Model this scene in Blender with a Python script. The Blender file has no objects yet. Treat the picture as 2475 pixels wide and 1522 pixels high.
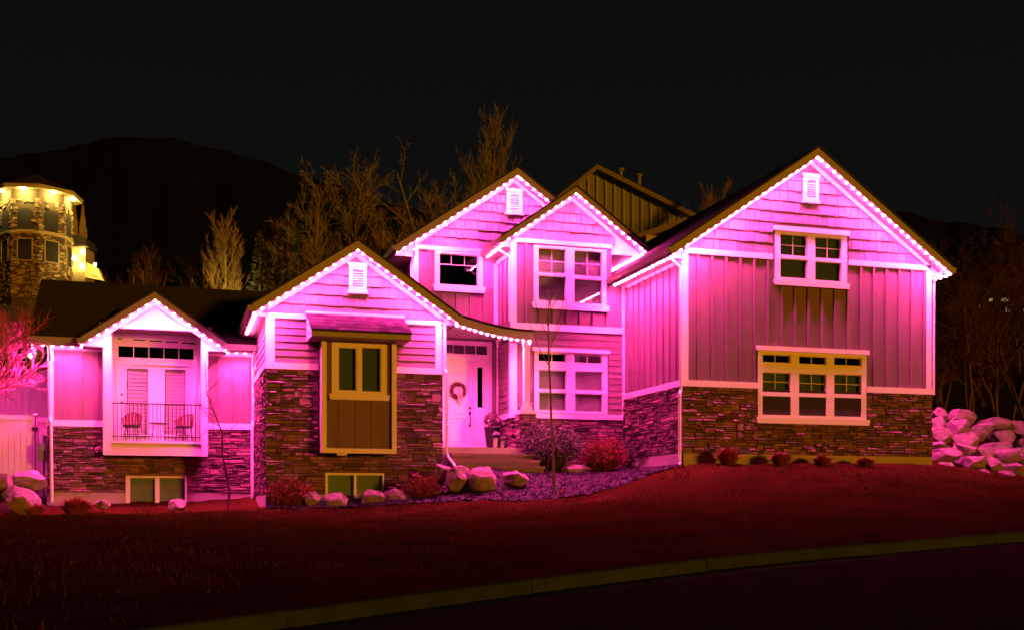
import bpy, bmesh, math, random
import numpy as np
from mathutils import Vector, noise as mnoise
R = math.radians
SC = bpy.context.scene
COL = SC.collection
random.seed(7)

# ------------------------------------------------------------------ camera
TH = R(16.96); F_PX = 2700.0; CX = 1237.5; HY = 1225.0; EYE = 1.6
cam_d = bpy.data.cameras.new('camera'); cam = bpy.data.objects.new('camera', cam_d); COL.objects.link(cam)
cam.location = (0, 0, EYE); cam.rotation_euler = (R(90), 0, -TH)
cam_d.sensor_width = 36; cam_d.lens = 36 * F_PX / 2475.0
cam_d.shift_y = (HY - 761.0) / 2475.0
cam_d.clip_start = 0.1; cam_d.clip_end = 3000
SC.camera = cam

# ------------------------------------------------------------------ night sky, amber street light (sun), exposure
w = bpy.data.worlds.new('World'); SC.world = w; w.use_nodes = True
nt = w.node_tree; bg = nt.nodes['Background']
# moonless town sky: flat charcoal with a faint glow towards the horizon
tcw = nt.nodes.new('ShaderNodeTexCoord'); sxyz = nt.nodes.new('ShaderNodeSeparateXYZ'); rmp = nt.nodes.new('ShaderNodeValToRGB')
nt.links.new(tcw.outputs['Generated'], sxyz.inputs[0]); nt.links.new(sxyz.outputs['Z'], rmp.inputs['Fac'])
rmp.color_ramp.elements[0].position = 0.0; rmp.color_ramp.elements[0].color = (0.0056, 0.0056, 0.0050, 1)
rmp.color_ramp.elements[1].position = 0.45; rmp.color_ramp.elements[1].color = (0.0036, 0.0036, 0.0036, 1)
nt.links.new(rmp.outputs['Color'], bg.inputs['Color']); bg.inputs['Strength'].default_value = 1.0

sun_d = bpy.data.lights.new('sun', 'SUN'); sun = bpy.data.objects.new('sun', sun_d); COL.objects.link(sun)
sun_d.energy = 1.9; sun_d.angle = R(2.5); sun_d.color = (1.0, 0.34, 0.004)
sun.rotation_euler = Vector((-0.5, 1.0, -0.10)).to_track_quat('-Z', 'Y').to_euler()
SC.view_settings.view_transform = 'Standard'; SC.view_settings.look = 'None'
SC.view_settings.exposure = 0; SC.view_settings.gamma = 1; SC.view_settings.use_curve_mapping = False
SC.render.engine = 'CYCLES'
SC.cycles.use_denoising = True
SC.cycles.use_light_tree = True
SC.cycles.max_bounces = 6; SC.cycles.diffuse_bounces = 3; SC.cycles.glossy_bounces = 3
SC.cycles.transparent_max_bounces = 12
SC.cycles.sample_clamp_indirect = 6

# ------------------------------------------------------------------ pixel helpers (photo pixel + known plane -> metres)
def X_(x, Y): return Y * math.tan(math.atan((x - CX) / F_PX) + TH)
def dep(X, Y): return Y * math.cos(TH) + X * math.sin(TH)
def Z_(x, y, Y): return EYE + (HY - y) / F_PX * dep(X_(x, Y), Y)
def prect(x0, y0, x1, y1, Y):
    xm = (x0 + x1) / 2
    return (X_(x0, Y), X_(x1, Y), Z_(xm, y1, Y), Z_(xm, y0, Y))

# ------------------------------------------------------------------ materials
MAT = {}
def mat(name, col, rough=0.7, var=0.12, scale=6.0, bump=0.0, bscale=40.0, isl=0.0, col2=None, stretch=(1, 1, 1), metal=0.0, spec=0.4):
    m = bpy.data.materials.new(name); m.use_nodes = True; n = m.node_tree.nodes; l = m.node_tree.links
    b = n['Principled BSDF']; b.inputs['Roughness'].default_value = rough; b.inputs['Metallic'].default_value = metal
    b.inputs['Specular IOR Level'].default_value = spec
    tc = n.new('ShaderNodeTexCoord'); mp = n.new('ShaderNodeMapping'); mp.inputs['Scale'].default_value = stretch
    l.new(tc.outputs['Object'], mp.inputs['Vector'])
    nz = n.new('ShaderNodeTexNoise'); nz.inputs['Scale'].default_value = scale; nz.inputs['Detail'].default_value = 5
    l.new(mp.outputs[0], nz.inputs['Vector'])
    mx = n.new('ShaderNodeMix'); mx.data_type = 'RGBA'
    c1 = [max(0, c * (1 - var)) for c in col]; c2 = [min(1, c * (1 + var)) for c in (col2 or col)]
    mx.inputs['A'].default_value = (*c1, 1); mx.inputs['B'].default_value = (*c2, 1)
    l.new(nz.outputs['Fac'], mx.inputs['Factor'])
    out = mx.outputs['Result']
    if isl > 0:
        ge = n.new('ShaderNodeNewGeometry'); oi = n.new('ShaderNodeObjectInfo')
        ad = n.new('ShaderNodeMath'); ad.operation = 'ADD'
        l.new(ge.outputs['Random Per Island'], ad.inputs[0]); l.new(oi.outputs['Random'], ad.inputs[1])
        fr = n.new('ShaderNodeMath'); fr.operation = 'FRACT'; l.new(ad.outputs[0], fr.inputs[0])
        mr = n.new('ShaderNodeMapRange'); mr.inputs['To Min'].default_value = 1 - isl; mr.inputs['To Max'].default_value = 1 + isl
        l.new(fr.outputs[0], mr.inputs['Value'])
        h2 = n.new('ShaderNodeHueSaturation'); l.new(out, h2.inputs['Color']); l.new(mr.outputs[0], h2.inputs['Value'])
        out = h2.outputs[0]
    l.new(out, b.inputs['Base Color'])
    if bump > 0:
        n2 = n.new('ShaderNodeTexNoise'); n2.inputs['Scale'].default_value = bscale; n2.inputs['Detail'].default_value = 6
        l.new(mp.outputs[0], n2.inputs['Vector'])
        bp = n.new('ShaderNodeBump'); bp.inputs['Strength'].default_value = bump; bp.inputs['Distance'].default_value = 0.02
        l.new(n2.outputs['Fac'], bp.inputs['Height']); l.new(bp.outputs[0], b.inputs['Normal'])
    MAT[name] = m
    return m

def emat(name, col, s):
    m = bpy.data.materials.new(name); m.use_nodes = True; n = m.node_tree.nodes
    n.remove(n['Principled BSDF']); e = n.new('ShaderNodeEmission'); e.inputs[0].default_value = (*col, 1); e.inputs[1].default_value = s
    m.node_tree.links.new(e.outputs[0], n['Material Output'].inputs['Surface']); MAT[name] = m
    return m

def gmat(name, tint, refl=0.10):
    m = bpy.data.materials.new(name); m.use_nodes = True; n = m.node_tree.nodes; l = m.node_tree.links
    n.remove(n['Principled BSDF'])
    t = n.new('ShaderNodeBsdfTransparent'); t.inputs[0].default_value = (*tint, 1)
    g = n.new('ShaderNodeBsdfGlossy'); g.inputs['Roughness'].default_value = 0.02
    fz = n.new('ShaderNodeLayerWeight'); fz.inputs[0].default_value = 0.5
    pw = n.new('ShaderNodeMath'); pw.operation = 'POWER'; pw.inputs[1].default_value = 5.0; l.new(fz.outputs['Facing'], pw.inputs[0])
    ad = n.new('ShaderNodeMath'); ad.operation = 'ADD'; ad.inputs[1].default_value = refl; ad.use_clamp = True
    l.new(pw.outputs[0], ad.inputs[0])
    x = n.new('ShaderNodeMixShader'); l.new(ad.outputs[0], x.inputs[0]); l.new(t.outputs[0], x.inputs[1]); l.new(g.outputs[0], x.inputs[2])
    l.new(x.outputs[0], n['Material Output'].inputs['Surface']); MAT[name] = m
    return m

mat('trim', (0.74, 0.70, 0.64), 0.55, 0.05, 3, 0.04, 30)
mat('siding', (0.165, 0.105, 0.115), 0.75, 0.2, 2.0, 0.12, 60, isl=0.06, stretch=(1, 1, 0.15))
mat('lap', (0.17, 0.11, 0.118), 0.75, 0.2, 2.0, 0.12, 60, isl=0.05, stretch=(0.2, 0.2, 1))
mat('shake', (0.185, 0.13, 0.125), 0.8, 0.24, 5, 0.25, 70, isl=0.13, stretch=(1, 1, 0.12))
mat('fascia', (0.29, 0.28, 0.20), 0.6, 0.06, 4, 0.04, 40)
mat('soffit', (0.60, 0.55, 0.50), 0.6, 0.05, 4)
mat('roofing', (0.028, 0.024, 0.022), 0.9, 0.5, 7, 0.7, 25, stretch=(1, 1, 3))
mat('awning_shingle', (0.030, 0.017, 0.028), 1.0, 0.4, 12, 0.5, 60, isl=0.45, spec=0.0)
mat('stone', (0.165, 0.066, 0.076), 0.85, 0.45, 9, 0.6, 30, isl=0.62, col2=(0.18, 0.10, 0.105))
mat('mortar', (0.035, 0.026, 0.02), 0.95, 0.2, 20)
mat('concrete', (0.36, 0.32, 0.27), 0.9, 0.12, 4, 0.15, 50)
mat('step_stone', (0.19, 0.14, 0.11), 0.9, 0.2, 8, 0.2, 50, isl=0.15)
mat('door_paint', (0.70, 0.66, 0.66), 0.45, 0.03, 3)
mat('blind', (0.18, 0.25, 0.09), 0.7, 0.06, 3)
mat('blind_white', (0.80, 0.66, 0.68), 0.7, 0.04, 3)
mat('paper_blind', (0.42, 0.52, 0.18), 0.8, 0.15, 2)
mat('door_blind', (0.80, 0.76, 0.75), 0.7, 0.04, 3)
mat('dark_room', (0.02, 0.02, 0.02), 0.9, 0.1, 3)
mat('black_metal', (0.025, 0.022, 0.022), 0.5, 0.1, 10, metal=0.3)
mat('grey_metal', (0.22, 0.22, 0.22), 0.5, 0.1, 10)
mat('bronze', (0.10, 0.07, 0.05), 0.4, 0.1, 10, metal=0.7)
mat('red_chair', (0.15, 0.02, 0.022), 0.5, 0.1, 10)
mat('dark_wood', (0.07, 0.03, 0.02), 0.6, 0.2, 10)
mat('vinyl', (0.62, 0.56, 0.56), 0.4, 0.03, 3)
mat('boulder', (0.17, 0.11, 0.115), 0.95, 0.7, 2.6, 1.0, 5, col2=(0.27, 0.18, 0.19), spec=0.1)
mat('asphalt', (0.030, 0.020, 0.022), 1.0, 0.5, 3, 0.4, 90, spec=0.0, isl=0.0)
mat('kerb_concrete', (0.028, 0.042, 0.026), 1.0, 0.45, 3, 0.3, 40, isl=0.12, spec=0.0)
mat('lawn', (0.034, 0.012, 0.003), 1.0, 0.75, 0.8, 0.9, 25, col2=(0.034, 0.014, 0.004), spec=0.0)
mat('grass', (0.060, 0.022, 0.006), 1.0, 0.6, 0.7, isl=0.6, spec=0.0)
mat('mulch', (0.012, 0.006, 0.009), 0.95, 0.4, 8, 0.8, 40)
mat('gravel', (0.030, 0.015, 0.026), 0.95, 0.4, 8, isl=0.9, spec=0.1)
mat('dry_grass', (0.21, 0.042, 0.018), 0.9, 0.2, 5, isl=0.4)
mat('red_twig', (0.19, 0.028, 0.018), 0.85, 0.2, 5, isl=0.4)
mat('dark_twig', (0.06, 0.03, 0.03), 0.85, 0.2, 5, isl=0.4)
mat('shrub_leaf', (0.07, 0.05, 0.05), 0.7, 0.2, 5, isl=0.5)
mat('berry_leaf', (0.42, 0.30, 0.34), 0.7, 0.2, 5, isl=0.3)
mat('bark', (0.16, 0.11, 0.07), 0.9, 0.3, 12, 0.4, 50)
mat('bark_pale', (0.23, 0.21, 0.085), 0.9, 0.25, 10, isl=0.3)
mat('bark_young', (0.13, 0.085, 0.055), 0.8, 0.3, 20)
mat('twig', (0.20, 0.19, 0.06), 0.9, 0.25, 3, isl=0.45)
mat('twig_brown', (0.23, 0.16, 0.05), 0.9, 0.25, 3, isl=0.45)
mat('twig_dark', (0.07, 0.035, 0.022), 0.9, 0.25, 3, isl=0.5)
mat('needle', (0.05, 0.062, 0.022), 0.8, 0.3, 2, isl=0.5)
mat('hillside', (0.0075, 0.0085, 0.004), 1.0, 0.5, 0.25, spec=0.0)
mat('bank', (0.020, 0.012, 0.007), 1.0, 0.6, 1.2, 0.8, 6, spec=0.05)
mat('far_wall', (0.46, 0.50, 0.15), 0.85, 0.1, 2)
mat('far_trim', (0.42, 0.38, 0.17), 0.8, 0.1, 2)
mat('far_roof', (0.014, 0.011, 0.01), 0.9, 0.3, 3)
mat('tower_stone', (0.30, 0.24, 0.12), 0.85, 0.35, 3, 0.5, 8, isl=0.5)
mat('tower_mortar', (0.075, 0.058, 0.03), 0.9, 0.3, 3)
mat('wreath', (0.075, 0.018, 0.024), 0.85, 0.3, 10, isl=0.5)
mat('planter_leaf', (0.055, 0.018, 0.025), 0.85, 0.3, 10, isl=0.5)
mat('ribbon', (0.62, 0.35, 0.30), 0.6, 0.1, 10)
mat('candle', (0.85, 0.7, 0.7), 0.6, 0.03, 10)
gmat('glass', (0.80, 0.86, 0.82), 0.10)
gmat('glass_dark', (0.25, 0.25, 0.25), 0.13)
gmat('lantern_glass', (0.85, 0.85, 0.85), 0.06)
emat('led_pink', (1.0, 0.050, 0.375), 12000.0)
emat('led_rim', (1.0, 0.08, 0.38), 420.0)
emat('warm_lamp', (1.0, 0.66, 0.17), 1500.0)
emat('wing_lamp', (1.0, 0.62, 0.15), 260.0)
emat('flood_pink', (1.0, 0.03, 0.34), 3600.0)
emat('far_window', (1.0, 0.72, 0.25), 1.2)

# ------------------------------------------------------------------ mesh building
ORG = {}
class Fr:                       # wall frame: u along wall, v up, w outward
    def __init__(s, O, U, N): s.O = Vector(O); s.U = Vector(U); s.N = Vector(N)
    def p(s, u, v, w): return s.O + s.U * u + s.N * w + Vector((0, 0, v))
def front(Y): return Fr((0, Y, 0), (1, 0, 0), (0, -1, 0))
def left(X): return Fr((X, 0, 0), (0, 1, 0), (-1, 0, 0))

class MB:
    def __init__(s): s.v = []; s.f = []
    def add(s, vs, fs):
        k = len(s.v); s.v += [tuple(q) for q in vs]; s.f += [tuple(i + k for i in f) for f in fs]
    def box(s, x0, x1, y0, y1, z0, z1):
        s.add([(x0, y0, z0), (x1, y0, z0), (x1, y1, z0), (x0, y1, z0), (x0, y0, z1), (x1, y0, z1), (x1, y1, z1), (x0, y1, z1)],
              [(0, 3, 2, 1), (4, 5, 6, 7), (0, 1, 5, 4), (1, 2, 6, 5), (2, 3, 7, 6), (3, 0, 4, 7)])
    def fbox(s, F, u0, u1, v0, v1, w0, w1):
        s.fpoly(F, [(u0, v0), (u1, v0), (u1, v1), (u0, v1)], w0, w1)
    def fpoly(s, F, pts, w0, w1, wf=None):
        n = len(pts)
        a = [F.p(u, v, w0) for u, v in pts]; b = [F.p(u, v, (wf(u, v) if wf else w1)) for u, v in pts]
        s.add(a + b, [tuple(range(n - 1, -1, -1)), tuple(range(n, 2 * n))] + [(i, (i + 1) % n, n + (i + 1) % n, n + i) for i in range(n)])
    def slab(s, q, t):          # quad (4 points), thickness t downwards
        a = [Vector(p) for p in q]; b = [p - Vector((0, 0, t)) for p in a]
        s.add(a + b, [(0, 1, 2, 3), (7, 6, 5, 4)] + [(i, 4 + i, 4 + (i + 1) % 4, (i + 1) % 4) for i in range(4)])
    def tube(s, pts, rad, n=6, cap=True):
        pts = [Vector(p) for p in pts]
        if not isinstance(rad, (list, tuple)): rad = [rad] * len(pts)
        k0 = len(s.v); m = len(pts)
        for i, p in enumerate(pts):
            d = (pts[min(i + 1, m - 1)] - pts[max(i - 1, 0)])
            if d.length < 1e-9: d = Vector((0, 0, 1))
            d.normalize()
            a = d.cross(Vector((0, 0, 1)) if abs(d.z) < 0.95 else Vector((1, 0, 0))).normalized(); b = d.cross(a)
            for j in range(n):
                t = 2 * math.pi * j / n
                s.v.append(tuple(p + (a * math.cos(t) + b * math.sin(t)) * rad[i]))
        for i in range(m - 1):
            for j in range(n):
                s.f.append((k0 + i * n + j, k0 + i * n + (j + 1) % n, k0 + (i + 1) * n + (j + 1) % n, k0 + (i + 1) * n + j))
        if cap:
            s.f.append(tuple(k0 + j for j in range(n - 1, -1, -1))); s.f.append(tuple(k0 + (m - 1) * n + j for j in range(n)))
    def lathe(s, c, prof, n=12):
        c = Vector(c); k0 = len(s.v)
        for r, z in prof:
            for j in range(n):
                t = 2 * math.pi * j / n; s.v.append((c.x + r * math.cos(t), c.y + r * math.sin(t), c.z + z))
        for i in range(len(prof) - 1):
            for j in range(n):
                s.f.append((k0 + i * n + j, k0 + i * n + (j + 1) % n, k0 + (i + 1) * n + (j + 1) % n, k0 + (i + 1) * n + j))
        s.f.append(tuple(k0 + j for j in range(n - 1, -1, -1))); s.f.append(tuple(k0 + (len(prof) - 1) * n + j for j in range(n)))
    def build(s, name, m, parent=None, smooth=False, loc=None):
        me = bpy.data.meshes.new(name)
        o0 = ORG[parent.name] if parent else Vector(loc or (0, 0, 0))
        off = Vector((0, 0, 0)) if (parent is not None or loc is None) else Vector(loc)
        base = o0 if parent else off
        me.from_pydata([(a - base.x, b - base.y, c - base.z) for a, b, c in s.v], [], s.f)
        if isinstance(m, str): m = MAT[m]
        me.materials.append(m)
        if smooth: me.polygons.foreach_set('use_smooth', [True] * len(me.polygons))
        return link(name, me, parent, off)

def link(name, me, parent=None, loc=(0, 0, 0), rot=None, scale=None):
    o = bpy.data.objects.new(name, me); COL.objects.link(o); o.location = loc
    if rot is not None: o.rotation_euler = rot
    if scale is not None: o.scale = scale
    if parent is not None:
        o.parent = parent; ORG[o.name] = ORG[parent.name] + Vector(loc)
    else: ORG[o.name] = Vector(loc)
    return o
def thing(name, label, cat, loc, group=None):
    o = link(name, None, None, loc); o.empty_display_size = 0.2
    return tag(o, label, cat, group)
def tag(o, label, cat, group=None):
    o['label'] = label; o['category'] = cat
    if group: o['group'] = group
    return o
def struct(o): o['kind'] = 'structure'; return o
def stuff(o): o['kind'] = 'stuff'; return o

def clip(poly, a, b, c):        # keep a*u+b*v<=c
    out = []
    for i in range(len(poly)):
        p, q = poly[i], poly[(i + 1) % len(poly)]
        fp = a * p[0] + b * p[1] - c; fq = a * q[0] + b * q[1] - c
        if fp <= 0: out.append(p)
        if (fp < 0 < fq) or (fq < 0 < fp):
            t = fp / (fp - fq); out.append((p[0] + t * (q[0] - p[0]), p[1] + t * (q[1] - p[1])))
    return out
def clipc(poly, planes):
    for pl in planes:
        if len(poly) < 3: return []
        poly = clip(poly, *pl)
    if len(poly) < 3: return []
    ar = abs(sum(poly[i][0] * poly[(i + 1) % len(poly)][1] - poly[(i + 1) % len(poly)][0] * poly[i][1] for i in range(len(poly)))) / 2
    return poly if ar > 0.0008 else []
def rmin(r, holes):             # rectangle minus rectangles
    rs = [r]
    for h in holes:
        out = []
        for (a, b, c, d) in rs:
            if h[0] >= b or h[1] <= a or h[2] >= d or h[3] <= c: out.append((a, b, c, d)); continue
            if h[0] > a: out.append((a, h[0], c, d))
            if h[1] < b: out.append((h[1], b, c, d))
            a2, b2 = max(a, h[0]), min(b, h[1])
            if h[2] > c: out.append((a2, b2, c, h[2]))
            if h[3] < d: out.append((a2, b2, h[3], d))
        rs = out
    return [q for q in rs if q[1] - q[0] > 0.012 and q[3] - q[2] > 0.012]
def rpoly(r): return [(r[0], r[2]), (r[1], r[2]), (r[1], r[3]), (r[0], r[3])]

# ------------------------------------------------------------------ ground
_kx = np.arange(-70, 90, 0.25)
_ky = np.interp(_kx, [-70, -40, -8, -3, .8, 3.09, 6.77, 12.78, 20, 40, 90], [-26, -12, 4.3, 7.7, 10.21, 11.5, 12.88, 14.4, 15.8, 19, 26])
_kz = np.interp(_kx, [-70, -40, -8, -3, .8, 3.09, 6.77, 12.78, 20, 40, 90], [-1.6, -1.2, .1, .33, .50, .613, .827, 1.08, 1.36, 2.0, 2.6])
def _sm(a): p = np.r_[np.full(6, a[0]), a, np.full(6, a[-1])]; return np.convolve(p, np.ones(13) / 13, 'valid')
_ky[6:-6] = _sm(_ky)[6:-6]; _kz[6:-6] = _sm(_kz)[6:-6]
def kerb_y(X): return np.interp(X, _kx, _ky)
def kerb_z(X): return np.interp(X, _kx, _kz)
cp = []
for X in (-30, -18, -10, -5, 0, 4, 8, 12, 16, 20, 25, 32, 45):
    zb = float(kerb_z(X))
    cp.append((X, float(kerb_y(X)) + .16, zb + 0.14)); 
for X, Y, z in [(-30, 31, .2), (-18, 31, .1), (-10, 31, .02), (-6, 31.5, -.06), (-3, 31.6, -.1), (-1, 31, -.08), (0.5, 31, -.1), (1.6, 30.5, -.08), (2.3, 28, .0), (3.6, 27.9, .05), (4.6, 27.7, .10),
                (5.6, 27.8, .28), (6.6, 27.8, .5), (7.2, 27.9, .86), (8.2, 27.9, .98), (9.4, 28.4, 1.0), (10.5, 29, 1.0), (12, 28.8, 1.04), (12.4, 26.6, 1.05),
                (12.6, 25.8, 1.06), (14.5, 25.7, 1.09), (16.5, 25.7, 1.11), (18.5, 25.7, 1.09), (20.3, 25.8, 1.06), (21.5, 26.0, .95), (23.9, 26.3, .74), (27, 27.5, .6), (34, 29, .6),
                (4.5, 26.6, .0), (6.2, 26.2, .12), (8.2, 25.4, .14), (10.3, 25.2, .46), (11.4, 25.2, .78), (9.2, 27, .62), (7.4, 26.9, .5), (10.8, 27.2, .8),
                (-3, 24, -.18), (3, 22, -.28), (8, 21, -.1), (14, 21.5, .48), (20, 22, .6), (26, 23.5, .5), (-12, 24, -.25),
                (-3.2, 36, 1.2), (-8, 36, 1.6), (-14, 36, 2.0), (-30, 38, 2.6), (4, 37, 1.6), (12, 38, 1.8), (20.5, 34, 2.9), (24, 30.8, 2.35), (24, 34, 3.1), (30, 33, 2.6), (21, 29.5, 2.2), (40, 36, 3)]:
    cp.append((X, Y, z + EYE))
cp = np.array(cp)
def kern(d): return np.sqrt(d * d + 1.2)
_D = np.hypot(cp[:, None, 0] - cp[None, :, 0], cp[:, None, 1] - cp[None, :, 1])
_A = np.zeros((len(cp) + 3, len(cp) + 3)); _A[:len(cp), :len(cp)] = kern(_D)
_A[:len(cp), -3] = 1; _A[:len(cp), -2] = cp[:, 0]; _A[:len(cp), -1] = cp[:, 1]; _A[-3:, :len(cp)] = _A[:len(cp), -3:].T
_W = np.linalg.solve(_A, np.r_[cp[:, 2], 0, 0, 0])
def rbf(X, Y):
    X = np.asarray(X, float); Y = np.asarray(Y, float)
    d = np.hypot(X[..., None] - cp[:, 0], Y[..., None] - cp[:, 1])
    return kern(d) @ _W[:-3] + _W[-3] + _W[-2] * X + _W[-1] * Y
def hill(X, Y):                 # the slope behind the house
    return EYE + 2.4 + 0.25 * np.minimum(Y - 38, 57) + 0.03 * np.maximum(Y - 95, 0) + 0.5 * np.sin(X * 0.11) * np.clip((Y - 40) / 20, 0, 1)
def ground_z(X, Y):
    X = np.asarray(X, float); Y = np.asarray(Y, float)
    t = np.clip((Y - 33) / 7, 0, 1); t = t * t * (3 - 2 * t)
    Yc = np.minimum(Y, 41); Xc = np.clip(X, -32, 46)
    return rbf(Xc, Yc) * (1 - t) + hill(X, Y) * t
def gz(X, Y): return float(ground_z(X, Y))

xs = np.r_[np.linspace(-320, -40, 20), np.linspace(-36, -14, 16), np.arange(-13, 28, 0.45), np.linspace(29, 60, 22), np.linspace(70, 420, 24)]
ss = np.r_[np.linspace(0, 19, 48), np.linspace(19.6, 34, 22), np.linspace(36, 80, 26), np.linspace(86, 260, 22)]
GX, GS = np.meshgrid(xs, ss); GY = kerb_y(np.clip(GX, -60, 60)) + .12 + GS
GZ = ground_z(GX, GY)
rg = np.random.RandomState(3)
GZ = GZ + np.where((GS > 1) & (GS < 60), rg.normal(0, 0.012, GZ.shape), 0)
nx, ns = len(xs), len(ss)
vv = list(zip(GX.ravel().tolist(), GY.ravel().tolist(), GZ.ravel().tolist()))
def grid_faces(nx, ns, j0, j1): return [(j * nx + i, j * nx + i + 1, (j + 1) * nx + i + 1, (j + 1) * nx + i) for j in range(j0, j1) for i in range(nx - 1)]
jsplit = int(np.searchsorted(ss, 24))
for nm, a, b, m in (('lawn', 0, jsplit, 'lawn'), ('hillside', jsplit, ns - 1, 'bank')):
    mb = MB(); mb.v = vv[a * nx:(b + 1) * nx]; mb.f = [tuple(q - a * nx for q in f) for f in grid_faces(nx, ns, a, b)]
    struct(mb.build(nm, m, smooth=True))
# road, gutter and kerb
def kfr(X):
    p = Vector((X, float(kerb_y(X)), float(kerb_z(X)))); q = Vector((X + .4, float(kerb_y(X + .4)), float(kerb_z(X + .4)))); u = (q - p).normalized()
    return p, u, Vector((u.y, -u.x, 0)).normalized()
mb = MB(); kxs = np.linspace(-50, 70, 90); dd = [0.45, 2, 4, 7, 11, 30]
for X in kxs:
    p, u, nn = kfr(X)
    for d in dd: q = p + nn * d; mb.v.append((q.x, q.y, p.z - .004 - (d - .45) * .035))
m_ = len(dd); mb.f = [(i * m_ + k, i * m_ + k + 1, (i + 1) * m_ + k + 1, (i + 1) * m_ + k) for i in range(len(kxs) - 1) for k in range(m_ - 1)]
struct(mb.build('road', 'asphalt', smooth=True))
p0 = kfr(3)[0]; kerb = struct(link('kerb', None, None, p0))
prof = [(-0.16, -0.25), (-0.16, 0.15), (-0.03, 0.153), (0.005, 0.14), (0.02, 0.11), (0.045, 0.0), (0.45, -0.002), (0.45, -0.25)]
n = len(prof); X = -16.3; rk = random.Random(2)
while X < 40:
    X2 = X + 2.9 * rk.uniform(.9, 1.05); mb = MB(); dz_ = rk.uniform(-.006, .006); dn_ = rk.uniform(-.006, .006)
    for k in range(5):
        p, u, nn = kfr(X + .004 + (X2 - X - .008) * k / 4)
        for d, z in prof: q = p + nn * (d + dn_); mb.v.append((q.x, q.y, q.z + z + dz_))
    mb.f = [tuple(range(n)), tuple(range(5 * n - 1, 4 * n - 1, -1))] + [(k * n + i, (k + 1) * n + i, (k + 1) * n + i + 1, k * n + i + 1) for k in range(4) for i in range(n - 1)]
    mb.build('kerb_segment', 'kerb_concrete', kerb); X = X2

# ------------------------------------------------------------------ the house: planes and helpers
HR = Vector((8.5, 30.0, 1.6))
house = thing('house', 'large gabled house with stone base, board siding and pink roofline lights', 'house', HR)
YR, YB, YD, YM, YL = 26.2, 30.02, 31.4, 28.4, 32.3
XG0, XG1 = 12.58, 20.08          # right wing
XM0, XM1 = 2.295, 6.72           # middle gable wing
XL0 = -3.14
STONES = []; SHAKES = []
UNIT = MB(); UNIT.box(0, 1, 0, 1, 0, 1)

def wall(F, rects, holes, planes=(), m='siding', t=0.16, name='wall'):
    mb = MB()
    for r in rects:
        for q in rmin(r, holes):
            pl = clipc(rpoly(q), planes)
            if pl: mb.fpoly(F, pl, -t, 0)
    return mb.build(name, m, house)
def battens(F, par, u0, u1, v0, v1, holes, sp=0.406, off=None, planes=(), m='siding'):
    u = u0 + (off if off is not None else sp * 0.7)
    while u < u1 - 0.08:
        for q in rmin((u - 0.032, u + 0.032, v0, v1), holes):
            if q[1] - q[0] < 0.05: continue
            pl = clipc(rpoly(q), planes)
            if pl:
                mb = MB(); mb.fpoly(F, pl, 0.001, 0.042); mb.build('batten', m, par)
        u += sp
def laps(F, par, u0, u1, v0, v1, holes, ex=0.178, m='lap'):
    v = v0
    while v < v1 - 0.03:
        b = min(v + ex, v1)
        for q in rmin((u0, u1, v, b), holes):
            mb = MB(); mb.fpoly(F, rpoly(q), 0.001, 0, wf=lambda uu, vv, v=v: 0.027 - 0.021 * (vv - v) / ex); mb.build('siding_board', m, par)
        v += ex
def shakes(F, par, u0, u1, v0, v1, holes, planes, row=0.285, seed=1):
    rr = random.Random(seed); v = v0
    while v < v1:
        u = u0 - rr.uniform(0, .2)
        while u < u1:
            wd = rr.choice((0.13, 0.17, 0.2, 0.24, 0.28)) + rr.uniform(-.015, .015)
            dz = rr.uniform(-.012, .008); th = rr.uniform(.032, .05)
            for q in rmin((u, u + wd - 0.011, v + dz + .004, v + row), holes):
                pl = clipc(rpoly(q), planes)
                if pl: SHAKES.append((F, par, pl, v, row, th))
            u += wd
        v += row
def stones(F, par, u0, u1, v0, v1, holes, seed=1):
    rr = random.Random(seed); v = v0; holes = list(holes); big = []
    for k in range(int((u1 - u0) * (v1 - v0) * 1.6)):
        a, b = rr.uniform(.16, .34), rr.uniform(.13, .21); x, y = rr.uniform(u0, max(u0 + .01, u1 - a)), rr.uniform(v0, max(v0 + .01, v1 - b)); q = (x, x + a, y, y + b)
        if x + a > u1 or y + b > v1 or any(not (h[0] >= q[1] or h[1] <= q[0] or h[2] >= q[3] or h[3] <= q[2]) for h in holes): continue
        big.append(q); holes.append(q); STONES.append((F, par, q, rr.uniform(0.02, 0.06), rr.random()))
    while v < v1 - 0.025:
        h = rr.choice((0.055, 0.07, 0.085, 0.1)); h = min(h, v1 - v)
        if v1 - v - h < 0.04: h = v1 - v
        u = u0
        while u < u1 - 0.01:
            wd = rr.uniform(0.13, 0.46); 
            if u1 - u - wd < 0.1: wd = u1 - u
            parts = [(u, u + wd, v, v + h)]
            if h > 0.08 and rr.random() < .3: parts = [(u, u + wd, v, v + h * .5), (u, u + wd, v + h * .5, v + h)]
            for p in parts:
                for q in rmin(p, holes):
                    STONES.append((F, par, q, rr.uniform(0.012, 0.07), rr.random()))
            u += wd
        v += h
def board(F, par, u0, u1, v0, v1, w1, name='trim_board', m='trim', w0=0.0):
    mb = MB(); mb.fbox(F, u0, u1, v0, v1, w0, w1); return mb.build(name, m, par)

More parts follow.
